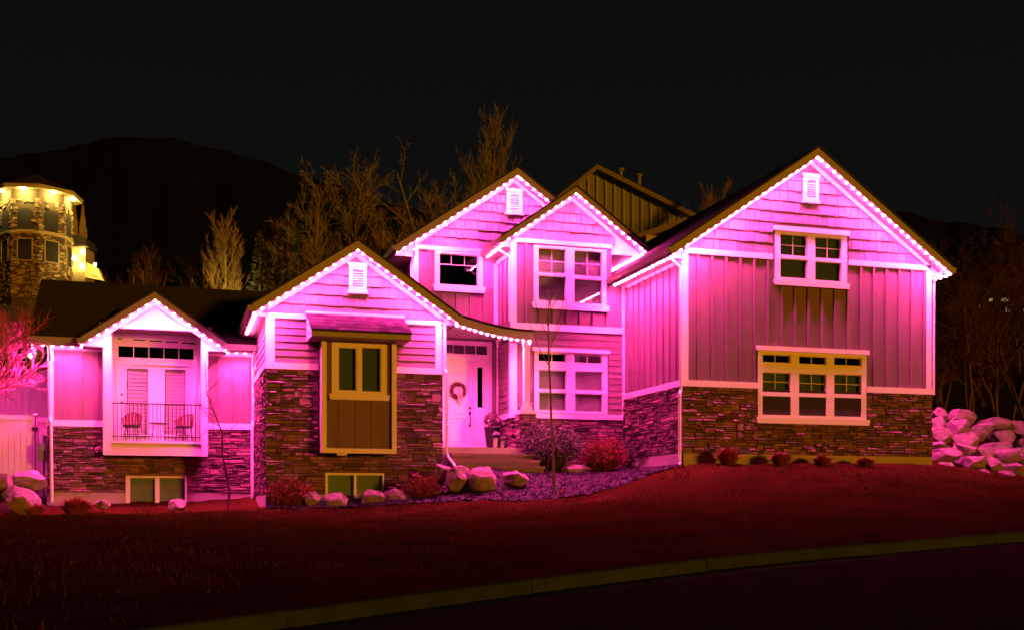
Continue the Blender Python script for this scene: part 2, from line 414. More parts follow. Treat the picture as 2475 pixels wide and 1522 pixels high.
def window(F, Y, cas, panes, name='window', head=None, sill=None, blind='blind', proud=0.045, glass='glass', dark=(), sashw=0.03, bl_gap=0.0):
    """cas: casing rectangle in photo pixels; panes: (x0,y0,x1,y1,[muntin verticals],[muntin horizontals])"""
    c = prect(*cas, Y)
    pr = [prect(*p[:4], Y) for p in panes]
    mb = MB()
    for q in rmin(c, pr): mb.fbox(F, *q, -0.10, proud)
    wn = mb.build(name, 'trim', house)
    for k, (p, r) in enumerate(zip(panes, pr)):
        inner = (r[0] + sashw, r[1] - sashw, r[2] + sashw, r[3] - sashw)
        mb = MB()
        for q in rmin(r, [inner]): mb.fbox(F, *q, -0.07, proud - 0.03)
        mb.build('sash', 'trim', wn)
        mb = MB(); mb.fbox(F, inner[0], inner[1], inner[2], inner[3], -0.034, -0.028)
        mb.build('pane', 'glass_dark' if k in dark else glass, wn)
        if k in dark or blind is None:
            mb = MB(); mb.fbox(F, r[0], r[1], r[2], r[3], -0.36, -0.35); mb.build('dark_room', 'dark_room', wn)
        else:
            mb = MB(); v = r[2]; 
            while v < r[3] - .01:
                b = min(v + 0.055, r[3])
                mb.fpoly(F, rpoly((r[0], r[1], v, b)), -0.12, 0, wf=lambda uu, vv, v=v: -0.088 - 0.022 * (vv - v) / .055); v += 0.055
            mb.build('blind', blind, wn)
        for mx in (p[4] if len(p) > 4 else []):
            u = X_(mx[0], Y); mb = MB(); mb.fbox(F, u - .009, u + .009, Z_(mx[0], mx[2], Y), Z_(mx[0], mx[1], Y), -0.027, -0.012); mb.build('muntin', 'trim', wn)
        for mh in (p[5] if len(p) > 5 else []):
            xm = (p[0] + p[2]) / 2; v = Z_(xm, mh, Y); mb = MB(); mb.fbox(F, inner[0], inner[1], v - .009, v + .009, -0.0265, -0.013); mb.build('muntin', 'trim', wn)
    if head:
        h = prect(*head, Y); mb = MB(); mb.fbox(F, *h, 0.0, proud + 0.05); mb.build('head_cap', 'trim', wn)
    if sill:
        h = prect(*sill, Y); mb = MB()
        mb.fpoly(F, [(h[0] + .03, h[2]), (h[1] - .03, h[2]), (h[1], h[3]), (h[0], h[3])][::1], 0.0, proud + 0.055); mb.build('sill', 'trim', wn)
    return wn, (c[0] + .03, c[1] - .03, c[2] + .03, c[3] - .03)
def chole(cas, Y):
    c = prect(*cas, Y); return (c[0] + .03, c[1] - .03, c[2] + .03, c[3] - .03)

def vent(F, Y, cas, lou):
    c = prect(*cas, Y); r = prect(*lou, Y); w = c[1] - c[0]
    mb = MB()
    for q in rmin((c[0] + .05, c[1] - .05, c[2] + .08, c[3] - .1), [r]): mb.fbox(F, *q, 0.0, 0.07)
    mb.fpoly(F, [(c[0] + .05, c[3] - .1), (c[1] - .05, c[3] - .1), (c[1], c[3]), (c[0], c[3])], 0.0, 0.09)
    mb.fpoly(F, [(c[0], c[2]), (c[1], c[2]), (c[1] - .03, c[2] + .08), (c[0] + .03, c[2] + .08)], 0.0, 0.09)
    v = mb.build('vent', 'trim', house)
    mb = MB(); mb.fbox(F, *r, 0.0, 0.002); mb.build('vent_recess', 'dark_room', v)
    z = r[2] + .015
    while z < r[3] - .02:
        mb = MB(); mb.fpoly(F, rpoly((r[0], r[1], z, z + .05)), 0.003, 0, wf=lambda a, b, z=z: .055 - .045 * (b - z) / .05); mb.build('louver', 'trim', v); z += .062

def gable_roof(xc, half, ze, sl, yf, yb, yw, xw0, xw1, fh=0.22, eaves=(True, True), gut=(True, True), frieze=True):
    za = ze + half * sl; F0 = Fr((0, 0, 0), (1, 0, 0), (0, -1, 0)); T = 0.05
    mb = MB()
    for sg in (-1, 1):
        xe = xc + sg * (half + .03); z0 = ze - .03 * sl
        mb.fpoly(F0, [(xe, z0 - T), (xe, z0), (xc, za), (xc, za - T)], -yb, -(yf - .03))
    rf = mb.build('roof', 'roofing', house)
    FW = front(yw)
    for k, sg in enumerate((-1, 1)):
        xe = xc + sg * half
        mb = MB(); mb.fpoly(F0, [(xe, ze - T - fh), (xe, ze - T), (xc, za - T), (xc, za - T - fh)], -(yf + .036), -yf); mb.build('fascia', 'fascia', rf)
        o = T + fh - .025
        mb = MB(); mb.fpoly(F0, [(xe, ze - o), (xe, ze - o + .012), (xc, za - o + .012), (xc, za - o)], -(yw - .001), -(yf + .037)); mb.build('soffit', 'soffit', rf)
        xw = (xw0, xw1)[k]; zs = ze - o
        if frieze:
            zw = ze + abs(xw - xe) * sl - o
            mb = MB(); mb.fpoly(FW, [(xw, zw - .13), (xw, zw - .001), (xc, za - o - .001), (xc, za - o - .13)], 0.0, 0.05); mb.build('frieze_board', 'trim', rf)
        if eaves[k]:
            zr = ze - o + abs(xw - xe) * sl
            mb = MB(); mb.fpoly(FW, [(xe, zs), (xw, zs), (xw, zr)], -0.02, 0.0); mb.build('soffit_return', 'trim', rf)
            a, b = sorted((xe, xw))
            mb = MB(); mb.box(a, b, yw + .002, yb, zs, zs + .012); mb.build('soffit', 'soffit', rf)
            fb = (xe, xe + .03) if sg < 0 else (xe - .03, xe)
            mb = MB(); mb.box(fb[0], fb[1], yf + .04, yb, zs - .02, ze - T - .01); mb.build('fascia', 'fascia', rf)
            if gut[k]:
                g0, g1 = (xe - .11, xe - .002) if sg < 0 else (xe + .002, xe + .11)
                mb = MB(); gx = (g0, g1) if sg < 0 else (g1, g0)
                mb.fpoly(F0, [(gx[1], ze - T - .16), (gx[0] + (.03 if sg < 0 else -.03), ze - T - .16), (gx[0], ze - T - .02), (gx[1], ze - T - .02)], -yb, -(yf + .005)); mb.build('gutter', 'fascia', rf)
    return za

# ------------------------------------------------------------------ right wing (tall gable)
FRn = front(YR); FRs = left(XG0)
zF, zS, zB1, zB2 = 2.99, 4.71, 4.87, 8.12
W1c = (1830, 851, 2092, 1012); W2c = (1872, 564, 2045, 683)
h1, h2 = chole(W1c, YR), chole(W2c, YR)
gar = dict(xc=16.29, half=4.21, ze=8.22, sl=0.682, yf=25.75, yb=38.0)
def gplanes(g, o=0.26):        # keep below the roof underside
    za = g['ze'] + g['half'] * g['sl'] - o
    return [(-g['sl'], 1, za - g['sl'] * g['xc']), (g['sl'], 1, za + g['sl'] * g['xc'])]
gp = gplanes(gar)
wf_ = wall(FRn, [(XG0, XG1, 2.0, 11.2)], [h1, h2], gp)
ws_ = wall(FRs, [(YR + .005, 38, 2.0, 8.0)], [], m='siding')
wr_ = wall(Fr((XG1, 0, 0), (0, 1, 0), (1, 0, 0)), [(YR + .005, 38, 2.0, 8.0)], [], m='siding')
for F, a, b, par in ((FRn, XG0 - .045, XG1 + .045, wf_), (FRs, YR - .045, 38, ws_)):
    board(F, par, a, b, 1.3, zF, 0.045, 'foundation', 'concrete')
    board(F, par, a, b, zF, zS, 0.02, 'stone_backing', 'mortar')
stones(FRn, wf_, XG0 - .05, XG1 + .05, zF, zS, [prect(1828, 851, 2094, 1024, YR)], 11)
stones(FRs, ws_, YR - .05, 30.0, zF, zS, [], 12)
for q in rmin((XG0 - .07, XG1 + .07, zS, zB1), [prect(*W1c, YR)]): board(FRn, wf_, *q, 0.085, 'belt_board')
board(FRs, ws_, YR - .05, YB, zS, zB1, 0.085, 'belt_board')
hh1, hh2 = prect(1826, 840, 2096, 1024, YR), prect(1866, 552, 2050, 695, YR)
battens(FRn, wf_, XG0 + .12, XG1 - .1, zB1, zB2, [hh1, hh2], sp=0.405, off=.3)
battens(FRs, ws_, YR + .08, YB, zB1, 7.93, [], sp=0.405, off=.3)
for q in rmin((XG0 + .0, XG1 - .0, zB2, zB2 + .145), [hh2]): board(FRn, wf_, *q, 0.05, 'belt_board')
board(FRn, wf_, XG0 - .03, XG0 + .14, zB1, zB2, 0.045, 'corner_board')
board(FRn, wf_, XG1 - .14, XG1 + .03, zB1, zB2, 0.045, 'corner_board')
board(FRs, ws_, YR - .043, YR + .1, zB1, 7.93, 0.042, 'corner_board')
board(FRs, ws_, YR + .101, YB, 7.88, 7.99, 0.04, 'frieze_board')
shakes(FRn, wf_, XG0, XG1, zB2 + .145, 11.2, [hh2], gplanes(gar, .32), seed=21)
gable_roof(yw=YR, xw0=XG0, xw1=XG1, **gar)
window(FRn, YR, W1c, [
    (1841, 856, 1909, 877, [(1874, 856, 877)]), (1929, 860, 1995, 881, [(1962, 860, 881)]), (2014, 863, 2080, 884, [(2046, 863, 884)]),
    (1841, 899, 1909, 947, [(1874, 899, 947)], [922]), (1929, 902, 1995, 950, [(1962, 902, 950)], [926]), (2014, 904, 2080, 952, [(2047, 904, 952)], [928]),
    (1841, 957, 1909, 1002), (1929, 959, 1995, 1004), (2014, 961, 2080, 1006)], head=(1825, 841, 2097, 852), sill=(1824, 1011, 2098, 1025), dark=(0, 1, 2), sashw=.022)
window(FRn, YR, W2c, [
    (1884, 568, 1950, 620, [(1917, 568, 620)], [594]), (1968, 575, 2032, 627, [(2000, 575, 627)], [601]),
    (1884, 627, 1950, 674), (1968, 634, 2032, 681)], head=(1866, 554, 2050, 565), sill=(1867, 682, 2050, 695), sashw=.022)
vent(FRn, YR, (1934, 423, 1980, 493), (1948, 438, 1968, 482))

# ------------------------------------------------------------------ main block: upper dormer gables, entry, lower windows
FB = front(YB); FD = front(YD)
XB0 = 9.13; XB1 = 12.58; XB1u = 12.16
g3 = dict(xc=10.91, half=2.21, ze=9.08, sl=0.71, yf=29.52, yb=36)
W3c = (1289, 599, 1465, 737); W4c = (1291, 851, 1467, 998)
h3, h4 = chole(W3c, YB), chole(W4c, YB)
p3 = gplanes(g3)
wb_ = wall(FB, [(XB0, XB1u, 1.8, 11), (XB1u, XB1, 1.8, 8.05)], [h3, h4], p3)
FBs = left(XB0)
wbs = wall(FBs, [(YB + .005, 36, 1.8, 9.0)], [], m='siding')
zP1, zP2 = 4.12, 4.26            # belt over the stone
board(FB, wb_, XB0 - .02, XB1 - .1, 1.6, zP1, 0.02, 'stone_backing', 'mortar')
stones(FB, wb_, XB0 - .03, XB1 - .1, 2.5, zP1, [], 31)
board(FB, wb_, XB0 - .06, XB1 - .09, zP1, zP2, 0.09, 'belt_board')
hh4, hh3 = prect(1287, 844, 1471, 1000, YB), prect(1284, 597, 1471, 750, YB)
laps(FB, wb_, XB0 + .16, XB1 - .1, zP2, 6.60, [hh4], 0.178)
board(FB, wb_, XB0 - .04, XB0 + .16, zP2, 6.6, 0.05, 'corner_board')
board(FB, wb_, XB0 - .03, XB1 - .09, 6.60, 6.78, 0.06, 'belt_board')
board(FB, wb_, XB1 - .1, XB1 - .015, zP2, 7.98, 0.05, 'corner_board')
battens(FB, wb_, XB0 + .15, XB1 - .1, 6.78, 9.04, [hh3, (XB1u, 20, 8.0, 12)], off=.28)
board(FB, wb_, XB0 - .03, XB0 + .15, 6.78, 9.04, 0.045, 'corner_board')
board(FB, wb_, XB0, XB1u + .0, 9.04, 9.16, 0.05, 'belt_board')
shakes(FB, wb_, XB0, XB1u, 9.16, 11, [], gplanes(g3, .32), row=.27, seed=33)
gable_roof(yw=YB, xw0=XB0, xw1=XB1u, gut=(True, False), fh=.17, **g3)
window(FB, YB, W3c, [
    (1300, 602, 1367, 662, [(1334, 602, 662)], [632]), (1386.5, 608, 1454, 669, [(1420, 608, 669)], [638]),
    (1300, 668, 1367, 729), (1386.5, 676, 1454, 735)], sill=(1284, 736, 1471, 750), sashw=.02, blind='blind_white')
window(FB, YB, W4c, [
    (1300, 853.5, 1367, 874, [(1334, 853.5, 874)]), (1386.5, 858, 1453.5, 878, [(1420, 858, 878)]),
    (1301, 894, 1368, 941), (1388, 897, 1455, 944), (1301, 948, 1368, 992), (1388, 951, 1455, 995)],
    head=(1286, 843, 1472, 852), dark=(0, 1), sashw=.02, blind='blind_white')
# entry side wall
board(FBs, wbs, YB + .01, YD, 1.8, 4.10, 0.02, 'stone_backing', 'mortar')
stones(FBs, wbs, YB + .0, YD, 3.2, 4.10, [], 34)
board(FBs, wbs, YB - .06, YD, 4.10, 4.25, 0.08, 'belt_board')
laps(FBs, wbs, YB + .1, YD - .13, 4.25, 6.40, [], 0.178)
board(FBs, wbs, YB - .04, YB + .1, 4.25, 6.5, 0.045, 'corner_board')
board(FBs, wbs, YD - .13, YD - .03, 4.25, 6.5, 0.045, 'corner_board')
board(FBs, wbs, YB + .1, YD - .13, 6.40, 6.5, 0.04, 'frieze_board')
board(FBs, wbs, YB - .042, YB + .1, 6.9, 8.76, 0.045, 'corner_board')
board(FBs, wbs, YB + .101, YD, 8.66, 8.78, 0.04, 'frieze_board')
battens(FBs, wbs, YB + .1, YD - .1, 6.9, 8.66, [], sp=.406, off=.3)
# rear dormer gable
g2 = dict(xc=9.62, half=3.59, ze=9.0, sl=0.69, yf=30.93, yb=37)
XD0, XD1 = 6.63, 12.6
W5c = (1050, 610, 1166, 693); h5 = chole(W5c, YD)
DOOR = (X_(1066, YD), X_(1180, YD), 3.2, Z_(1120, 830, YD))
wd_ = wall(FD, [(XD0, XB0, 1.8, 9.05), (XB0, XD1, 8.0, 9.05), (XD0, XD1, 9.05, 12)], [h5, DOOR], gplanes(g2))
wds = wall(left(XD0), [(YD + .005, 37, 5.0, 8.85)], [])
hh5 = prect(1046, 606, 1171, 708, YD)
board(FD, wd_, XD0 - .03, XD0 + .14, 6.5, 8.98, 0.045, 'corner_board')
battens(FD, wd_, XD0 + .14, XB0, 6.5, 8.98, [hh5], off=.32)
board(FD, wd_, XB0 - .11, XB0 - .001, 6.6, 8.7, 0.046, 'corner_board')
board(FD, wd_, XD0, XB0 - .1, 8.98, 9.10, 0.05, 'belt_board')
board(FD, wd_, XB0 - .1, XD1, 8.98, 9.10, 0.05, 'belt_board')
shakes(FD, wd_, XD0, XD1, 9.10, 12, [], gplanes(g2, .32), row=.275, seed=35)
gable_roof(yw=YD, xw0=XD0, xw1=XD1, gut=(True, False), eaves=(True, False), **g2)
window(FD, YD, W5c, [(1061, 616, 1155, 691, [(1091, 616, 641), (1123, 616, 641)], [641])], sill=(1046, 692, 1172, 707), blind=None, glass='glass_dark', sashw=.022)
vent(FD, YD, (1219, 458, 1265, 521), (1232, 472, 1253, 511))

# entry door wall (below the porch roof)
zpf = 3.20
def R_(x0, y0, x1, y1): return prect(x0, y0, x1, y1, YD)
dl = R_(1069, 871, 1141, 1078); sl_ = R_(1145, 871, 1177, 1078); tr = R_(1068, 834, 1177, 855)
slg = R_(1153, 887, 1166, 984)
mb = MB()
outer = (DOOR[0] - .08, DOOR[1] + .1, zpf, DOOR[3] + .08)
for q in rmin(outer, [dl, slg, tr]): mb.fbox(FD, *q, -0.08, 0.04)
ed = mb.build('door', 'trim', house)
mb = MB(); mb.fbox(FD, dl[0], dl[1], zpf + .04, dl[3], -0.06, 0.005); dp = mb.build('door_leaf', 'door_paint', ed)
def panel(F, u0, u1, v0, v1, arch=0.0, w=0.005):
    mb = MB(); n = 10
    top = [(u1 - (u1 - u0) * i / n, v1 + arch * math.sin(math.pi * i / n)) for i in range(n + 1)] if arch else [(u1, v1), (u0, v1)]
    outl = [(u0, v0), (u1, v0)] + top; c = ((u0 + u1) / 2, (v0 + v1) / 2)
    k = len(outl)
    for a, b in ((0, .022),):
        inn = [(p[0] + (c[0] - p[0]) * .09, p[1] + (c[1] - p[1]) * .06) for p in outl]
        A = [F.p(p[0], p[1], w + .001) for p in outl]; B = [F.p(p[0] * .6 + q[0] * .4, p[1] * .6 + q[1] * .4, w + .014) for p, q in zip(outl, inn)]; C_ = [F.p(p[0], p[1], w + .002) for p in inn]
        mb.add(A + B + C_, [(i, (i + 1) % k, k + (i + 1) % k, k + i) for i in range(k)] + [(k + i, k + (i + 1) % k, 2 * k + (i + 1) % k, 2 * k + i) for i in range(k)])
    return mb.build('panel_moulding', 'door_paint', ed)
wd = dl[1] - dl[0]
panel(FD, dl[0] + wd * .17, dl[1] - wd * .2, 4.33, 5.42, .12); panel(FD, dl[0] + wd * .17, dl[1] - wd * .2, 3.5, 4.2)
panel(FD, sl_[0] + .05, sl_[1] - .05, 3.45, 4.1, w=.04)
mb = MB(); mb.fbox(FD, *slg, -.03, -.02); mb.build('pane', 'glass_dark', ed)
mb = MB(); mb.fbox(FD, slg[0] - .02, slg[1] + .02, slg[2] - .02, slg[3] + .02, -.2, -.19); mb.build('dark_room', 'dark_room', ed)
for k in range(4):
    a = tr[0] + (tr[1] - tr[0]) * k / 4; b = tr[0] + (tr[1] - tr[0]) * (k + 1) / 4
    mb = MB(); mb.fbox(FD, a + .012, b - .012, tr[2], tr[3], -.03, -.02); mb.build('pane', 'glass_dark', ed)
    if k: mb = MB(); mb.fbox(FD, a - .012, a + .012, tr[2], tr[3], -.04, .01); mb.build('muntin', 'trim', ed)
mb = MB()
for k in range(14):
    u = tr[0] + (tr[1] - tr[0]) * (k + .5) / 14
    mb.fpoly(FD, [(u - .045, tr[2]), (u + .045, tr[2]), (u + .02, tr[3]), (u - .02, tr[3])], -.14, -.13 + .02 * (k % 2))
mb.build('curtain', 'blind_white', ed)
hx = dl[1] - .07
mb = MB(); mb.tube([FD.p(hx, 4.02, .03), FD.p(hx, 4.04, .07), FD.p(hx, 4.18, .075), FD.p(hx, 4.3, .03)], .014, 6); mb.fbox(FD, hx - .03, hx + .03, 3.93, 4.02, .005, .025); mb.fbox(FD, hx - .03, hx + .03, 4.28, 4.38, .005, .03); mb.fbox(FD, hx - .03, hx + .03, 4.45, 4.52, .005, .035)
mb.build('door_handle', 'bronze', ed)
# porch roof: a swept curve
YP = 29.2
top = [(7.05, 6.88), (7.37, 6.80), (7.75, 6.71), (8.15, 6.61), (8.6, 6.53), (9.05, 6.48), (9.55, 6.46)]
pr_ = MB()
def bk(p): return (p[0], YD, p[1] + 0.42 * max(0.15, 1 - max(0, p[0] - 8.2) / 1.3))
for i in range(len(top) - 1):
    a, b = top[i], top[i + 1]; yb_a = YD if b[0] < XB0 + .1 else YB
    pa, pb = bk(a), bk(b)
    if b[0] > XB0: pa = (a[0], YB, a[1] + .16); pb = (b[0], YB, b[1] + .14)
    pr_.slab([(a[0], YP - .05, a[1]), (b[0], YP - .05, b[1]), pb, pa], 0.05)
porch = pr_.build('porch_roof', 'awning_shingle', house)
mb = MB()
FPp = front(YP)
for i in range(len(top) - 1):
    a, b = top[i], top[i + 1]; mb.fpoly(FPp, [(a[0], a[1] - .28), (b[0], b[1] - .28), (b[0], b[1] - .051), (a[0], a[1] - .051)], -.04, 0.0)
mb.box(9.51, 9.55, YP + .001, YB - .1, 6.18, 6.40)
mb.build('fascia', 'fascia', porch)
mb = MB()
for i in range(len(top) - 1):
    a, b = top[i], top[i + 1]; ye = YD if b[0] < XB0 + .1 else YB - .05
    mb.slab([(a[0], YP + .041, a[1] - .25), (b[0], YP + .041, b[1] - .25), (b[0], ye - .01, 6.5 if ye == YD else b[1] - .25), (a[0], ye - .01, 6.5 if ye == YD else a[1] - .25)], .012)
mb.box(6.72, 7.06, YP + .05, YD, 6.5, 6.512)
mb.build('porch_ceiling', 'soffit', porch)
# post on stone pier
mb = MB(); mb.box(9.27, 9.43, YP + .03, YP + .19, 4.30, 6.21); mb.box(9.23, 9.47, YP - .01, YP + .23, 4.26, 4.36); mb.box(9.24, 9.46, YP, YP + .22, 4.36, 4.40); mb.box(9.25, 9.45, YP + .01, YP + .21, 6.05, 6.2)
mb.build('porch_post', 'trim', house)
mb = MB(); mb.box(9.15, 9.55, YP - .07, YP + .31, 1.8, 4.16); pier = mb.build('stone_pier', 'mortar', house)
stones(front(YP - .07), pier, 9.13, 9.57, 2.6, 4.16, [], 41); stones(left(9.15), pier, YP - .07, YP + .33, 2.6, 4.16, [], 42)
mb = MB(); mb.box(9.10, 9.60, YP - .13, YP + .36, 4.161, 4.258); mb.build('pier_cap', 'trim', pier)
# porch floor and steps
mb = MB(); mb.box(XM1 + .01, 9.14, 28.75, YD, 2.2, zpf); pf = mb.build('porch_floor', 'concrete', house)
for k in range(3):
    z1 = zpf - .175 * (k + 1); y0 = 28.75 - .32 * (k + 1)
    mb = MB(); mb.box(7.02, 9.3 + .02 * k, y0, y0 + .319, 1.9, z1 - .06); st = mb.build('step', 'step_stone', house)
    u = 7.0
    while u < 9.3:
        w_ = min(random.uniform(.45, .7), 9.34 + .02 * k - u); mb = MB(); mb.box(u, u + w_ - .008, y0 - .03, y0 + .318, z1 - .059, z1); mb.build('tread_stone', 'step_stone', st); u += w_

# ------------------------------------------------------------------ middle gable wing
FM = front(YM); FMs = left(XM0)
gm = dict(xc=4.49, half=2.6, ze=6.60, sl=0.667, yf=27.95, yb=35)
zmF, zmS, zmB, zmT = 1.93, 5.05, 5.21, 6.32
BX0, BX1, BZ0, BZ1 = 3.56, 5.44, 2.95, 5.84; YX = 27.82     # window bump-out
Wbc = (786, 1142, 928, 1226); hbc = chole(Wbc, YM)
bxh = (BX0 + .1, BX1 - .1, BZ0 + .1, BZ1)
wm_ = wall(FM, [(XM0, XM1, 0.8, 9)], [hbc, bxh], gplanes(gm), m='lap')
wms = wall(FMs, [(YM + .005, 35, 0.8, 6.4)], [], m='lap')
wmr = wall(Fr((XM1, 0, 0), (0, 1, 0), (1, 0, 0)), [(YM + .005, YD, 0.8, 6.5)], [], m='lap')
hbx = (BX0 - .02, BX1 + .02, BZ0 - .02, BZ1 + .3)
hbw = prect(785, 1141, 929, 1240, YM)
for q in rmin((XM0 - .045, XM1 + .045, .7, zmF), [hbw]): board(FM, wm_, *q, 0.045, 'foundation', 'concrete')
for q in rmin((XM0 - .03, XM1 + .03, zmF, zmS), [hbw, hbx]): board(FM, wm_, *q, 0.02, 'stone_backing', 'mortar')
board(FMs, wms, YM - .045, 33, .7, zmF, 0.045, 'foundation', 'concrete'); board(FMs, wms, YM - .02, 33, zmF, zmS, .02, 'stone_backing', 'mortar')
stones(FM, wm_, XM0 - .05, XM1 + .05, zmF, zmS, [hbw, hbx], 51)
stones(FMs, wms, YM - .05, YL, zmF, zmS, [], 52)
for q in rmin((XM0 - .06, XM1 + .06, zmS, zmB), [hbx]): board(FM, wm_, *q, 0.09, 'belt_board')
board(FMs, wms, YM - .05, YL, zmS, zmB, .09, 'belt_board')
haw = (3.2, 5.8, 5.7, 6.55)
laps(FM, wm_, XM0 + .17, XM1 - .15, zmB, zmT, [hbx], 0.178)
laps(FMs, wms, YM + .1, YL, zmB, 6.35, [], 0.178)
board(FM, wm_, XM0 - .03, XM0 + .17, zmB, zmT, 0.045, 'corner_board'); board(FM, wm_, XM1 - .15, XM1 + .03, zmB, zmT, 0.045, 'corner_board')
board(FMs, wms, YM - .043, YM + .1, zmB, 6.33, .043, 'corner_board')
for q in rmin((XM0, XM1, zmT, zmT + .115), [(3.25, 5.77, 5, 7)]): board(FM, wm_, *q, 0.05, 'belt_board')
shakes(FM, wm_, XM0, XM1, zmT + .115, 8.5, [(3.25, 5.77, 6, 6.5)], gplanes(gm, .32), row=.262, seed=53)
gable_roof(yw=YM, xw0=XM0, xw1=XM1, gut=(True, True), **gm)
vent(FM, YM, (838, 637, 890, 711), (852, 653, 877, 698))
window(FM, YM, Wbc, [(791, 1146, 855, 1223), (860, 1146, 924, 1223)], sashw=.015, name='basement_window', proud=.03, blind='paper_blind')
# bump-out with its window
FX = front(YX); FXp = front(YX + .10)
mb = MB(); mb.box(BX0 + .02, BX1 - .02, YX + .102, YM, BZ0 + .02, BZ1)
Wx = (801, 829, 934, 955); hx_ = chole(Wx, YX + .10)
bump = MB()
for q in rmin((BX0 + .02, BX1 - .02, BZ0 + .02, BZ1), [hx_]): bump.fbox(FXp, *q, -.1, 0)
bump = bump.build('window_bay', 'siding', house)
mb = MB()
for u in (BX0 + .02, BX1 - .05): mb.box(u, u + .03, YX + .2, YM, BZ0 + .02, BZ1)
mb.box(BX0 + .05, BX1 - .05, YX + .2, YM, BZ0 + .02, BZ0 + .05); mb.build('bay_side', 'trim', bump)
fw = .12
for q in ((BX0, BX0 + fw, BZ0, BZ1), (BX1 - fw, BX1, BZ0, BZ1), (BX0 + fw, BX1 - fw, BZ0, BZ0 + fw), (BX0 + fw, BX1 - fw, BZ1 - .1, BZ1)):
    mb = MB(); mb.fbox(FX, *q, -.18, 0); mb.build('frame_board', 'trim', bump)
sz = Z_(868, 967, YX + .1)
for k in range(3):
    u = X_((820.5, 862, 901)[k], YX + .1); mb = MB(); mb.fbox(FXp, u - .035, u + .035, BZ0 + fw, sz, .001, .02); mb.build('batten', 'siding', bump)
window(FXp, YX + .1, Wx, [(817, 839, 861, 944), (873, 839, 920, 947)], sill=(794, 953, 941, 967), sashw=.02)
# awning over the bump-out
aw = MB(); AX0, AX1 = 3.25, 5.72
aw.slab([(AX0, 27.3, 5.92), (AX1, 27.3, 5.92), (AX1, YM - .03, 6.48), (AX0, YM - .03, 6.48)], .04)
awn = aw.build('awning', 'roofing', house)
for r_ in range(5):
    y0 = 27.28 + r_ * .22; z0 = 5.93 + (y0 - 27.3) * .509; u = AX0 - .02 - (r_ % 2) * .1
    while u < AX1:
        w_ = min(random.uniform(.18, .34), AX1 + .02 - u)
        u0 = max(u, AX0 - .02)
        if u + w_ - u0 > .05:
            h = random.uniform(.004, .012); mb = MB(); mb.slab([(u0, y0 - random.uniform(0, .01), z0 + h), (u + w_ - .006, y0, z0 + h), (u + w_ - .006, min(y0 + .23, YM - .04), z0 + .117 * min(1, (YM - .04 - y0) / .23) + .002), (u0, min(y0 + .23, YM - .04), z0 + .117 * min(1, (YM - .04 - y0) / .23) + .002)], .012); mb.build('shingle', 'awning_shingle', awn)
        u += w_
mb = MB(); mb.box(AX0 + .01, AX1 - .01, 27.3 + .01, 27.345, 5.76, 5.885); mb.build('fascia', 'fascia', awn)
mb = MB(); mb.box(AX0 + .02, AX1 - .02, 27.346, YM - .03, 5.77, 5.785); mb.build('soffit', 'fascia', awn)
for u in (AX0, AX1 - .03):
    Fs = Fr((u, 0, 0), (0, 1, 0), (1, 0, 0)); mb = MB(); mb.fpoly(Fs, [(27.35, 5.76), (YM - .02, 5.76), (YM - .02, 6.435), (27.35, 5.88)], 0, .03); mb.build('awning_cheek', 'trim', awn)
mb = MB(); mb.box(AX0 - .03, AX1 + .03, YM - .07, YM - .0, 6.47, 6.53); mb.build('flashing', 'trim', awn)
mb = MB(); mb.box(3.95, 4.2, 27.9, 28.1, 2.9, 2.955); mb.build('vent_hood', 'trim', bump)

# ------------------------------------------------------------------ left wing with recessed balcony
FL = front(YL); zlF, zlS, zlB, zlT = 2.0, 3.78, 3.95, 5.83
YBX = 31.7; KX0, KX1 = X_(249, YBX), X_(502.6, YBX); KZ0, KZ1 = 3.0, 6.40
IX0, IX1 = X_(269.3, YBX), X_(486, YBX); KF = 3.39; YDR = 32.72
hk = (KX0 + .05, KX1 - .05, KZ0 + .05, 6.6)
Wlc = (304, 1149, 452, 1236); hl = chole(Wlc, YL); hlw = prect(303, 1148, 453, 1245, YL)
wl_ = wall(FL, [(XL0, XM0, .7, 5.95)], [hk, hl])
wll = wall(left(XL0), [(YL + .005, 37, .7, 6.0)], [])
for q in rmin((XL0 - .045, XM0, .7, zlF), [hlw]): board(FL, wl_, *q, .045, 'foundation', 'concrete')
for q in rmin((XL0 - .03, XM0, zlF, zlS), [hlw, hk]): board(FL, wl_, *q, .02, 'stone_backing', 'mortar')
hkk = (KX0 - .01, KX1 + .01, KZ0, 6.6)
stones(FL, wl_, XL0 - .05, XM0 - .04, zlF, zlS, [hlw, hkk], 61)
board(left(XL0), wll, YL - .02, 37, .7, zlS, .03, 'stone_backing', 'mortar')
for q in rmin((XL0 - .06, XM0 - .02, zlS, zlB), [hkk]): board(FL, wl_, *q, .09, 'belt_board')
battens(FL, wl_, XL0 + .1, KX0, zlB, zlT, [], off=.3); battens(FL, wl_, KX1, XM0, zlB, zlT, [], off=.3)
board(FL, wl_, XL0 - .03, XL0 + .12, zlB, zlT, .045, 'corner_board'); board(FL, wl_, XM0 - .12, XM0 - .001, zlB, zlT, .045, 'corner_board')
for q in rmin((XL0, XM0 - .002, zlT, zlT + .12), [hkk]): board(FL, wl_, *q, .05, 'frieze_board')
window(FL, YL, Wlc, [(313, 1153, 375, 1233), (384, 1153, 447, 1233)], sashw=.015, name='basement_window', proud=.03, blind='paper_blind')
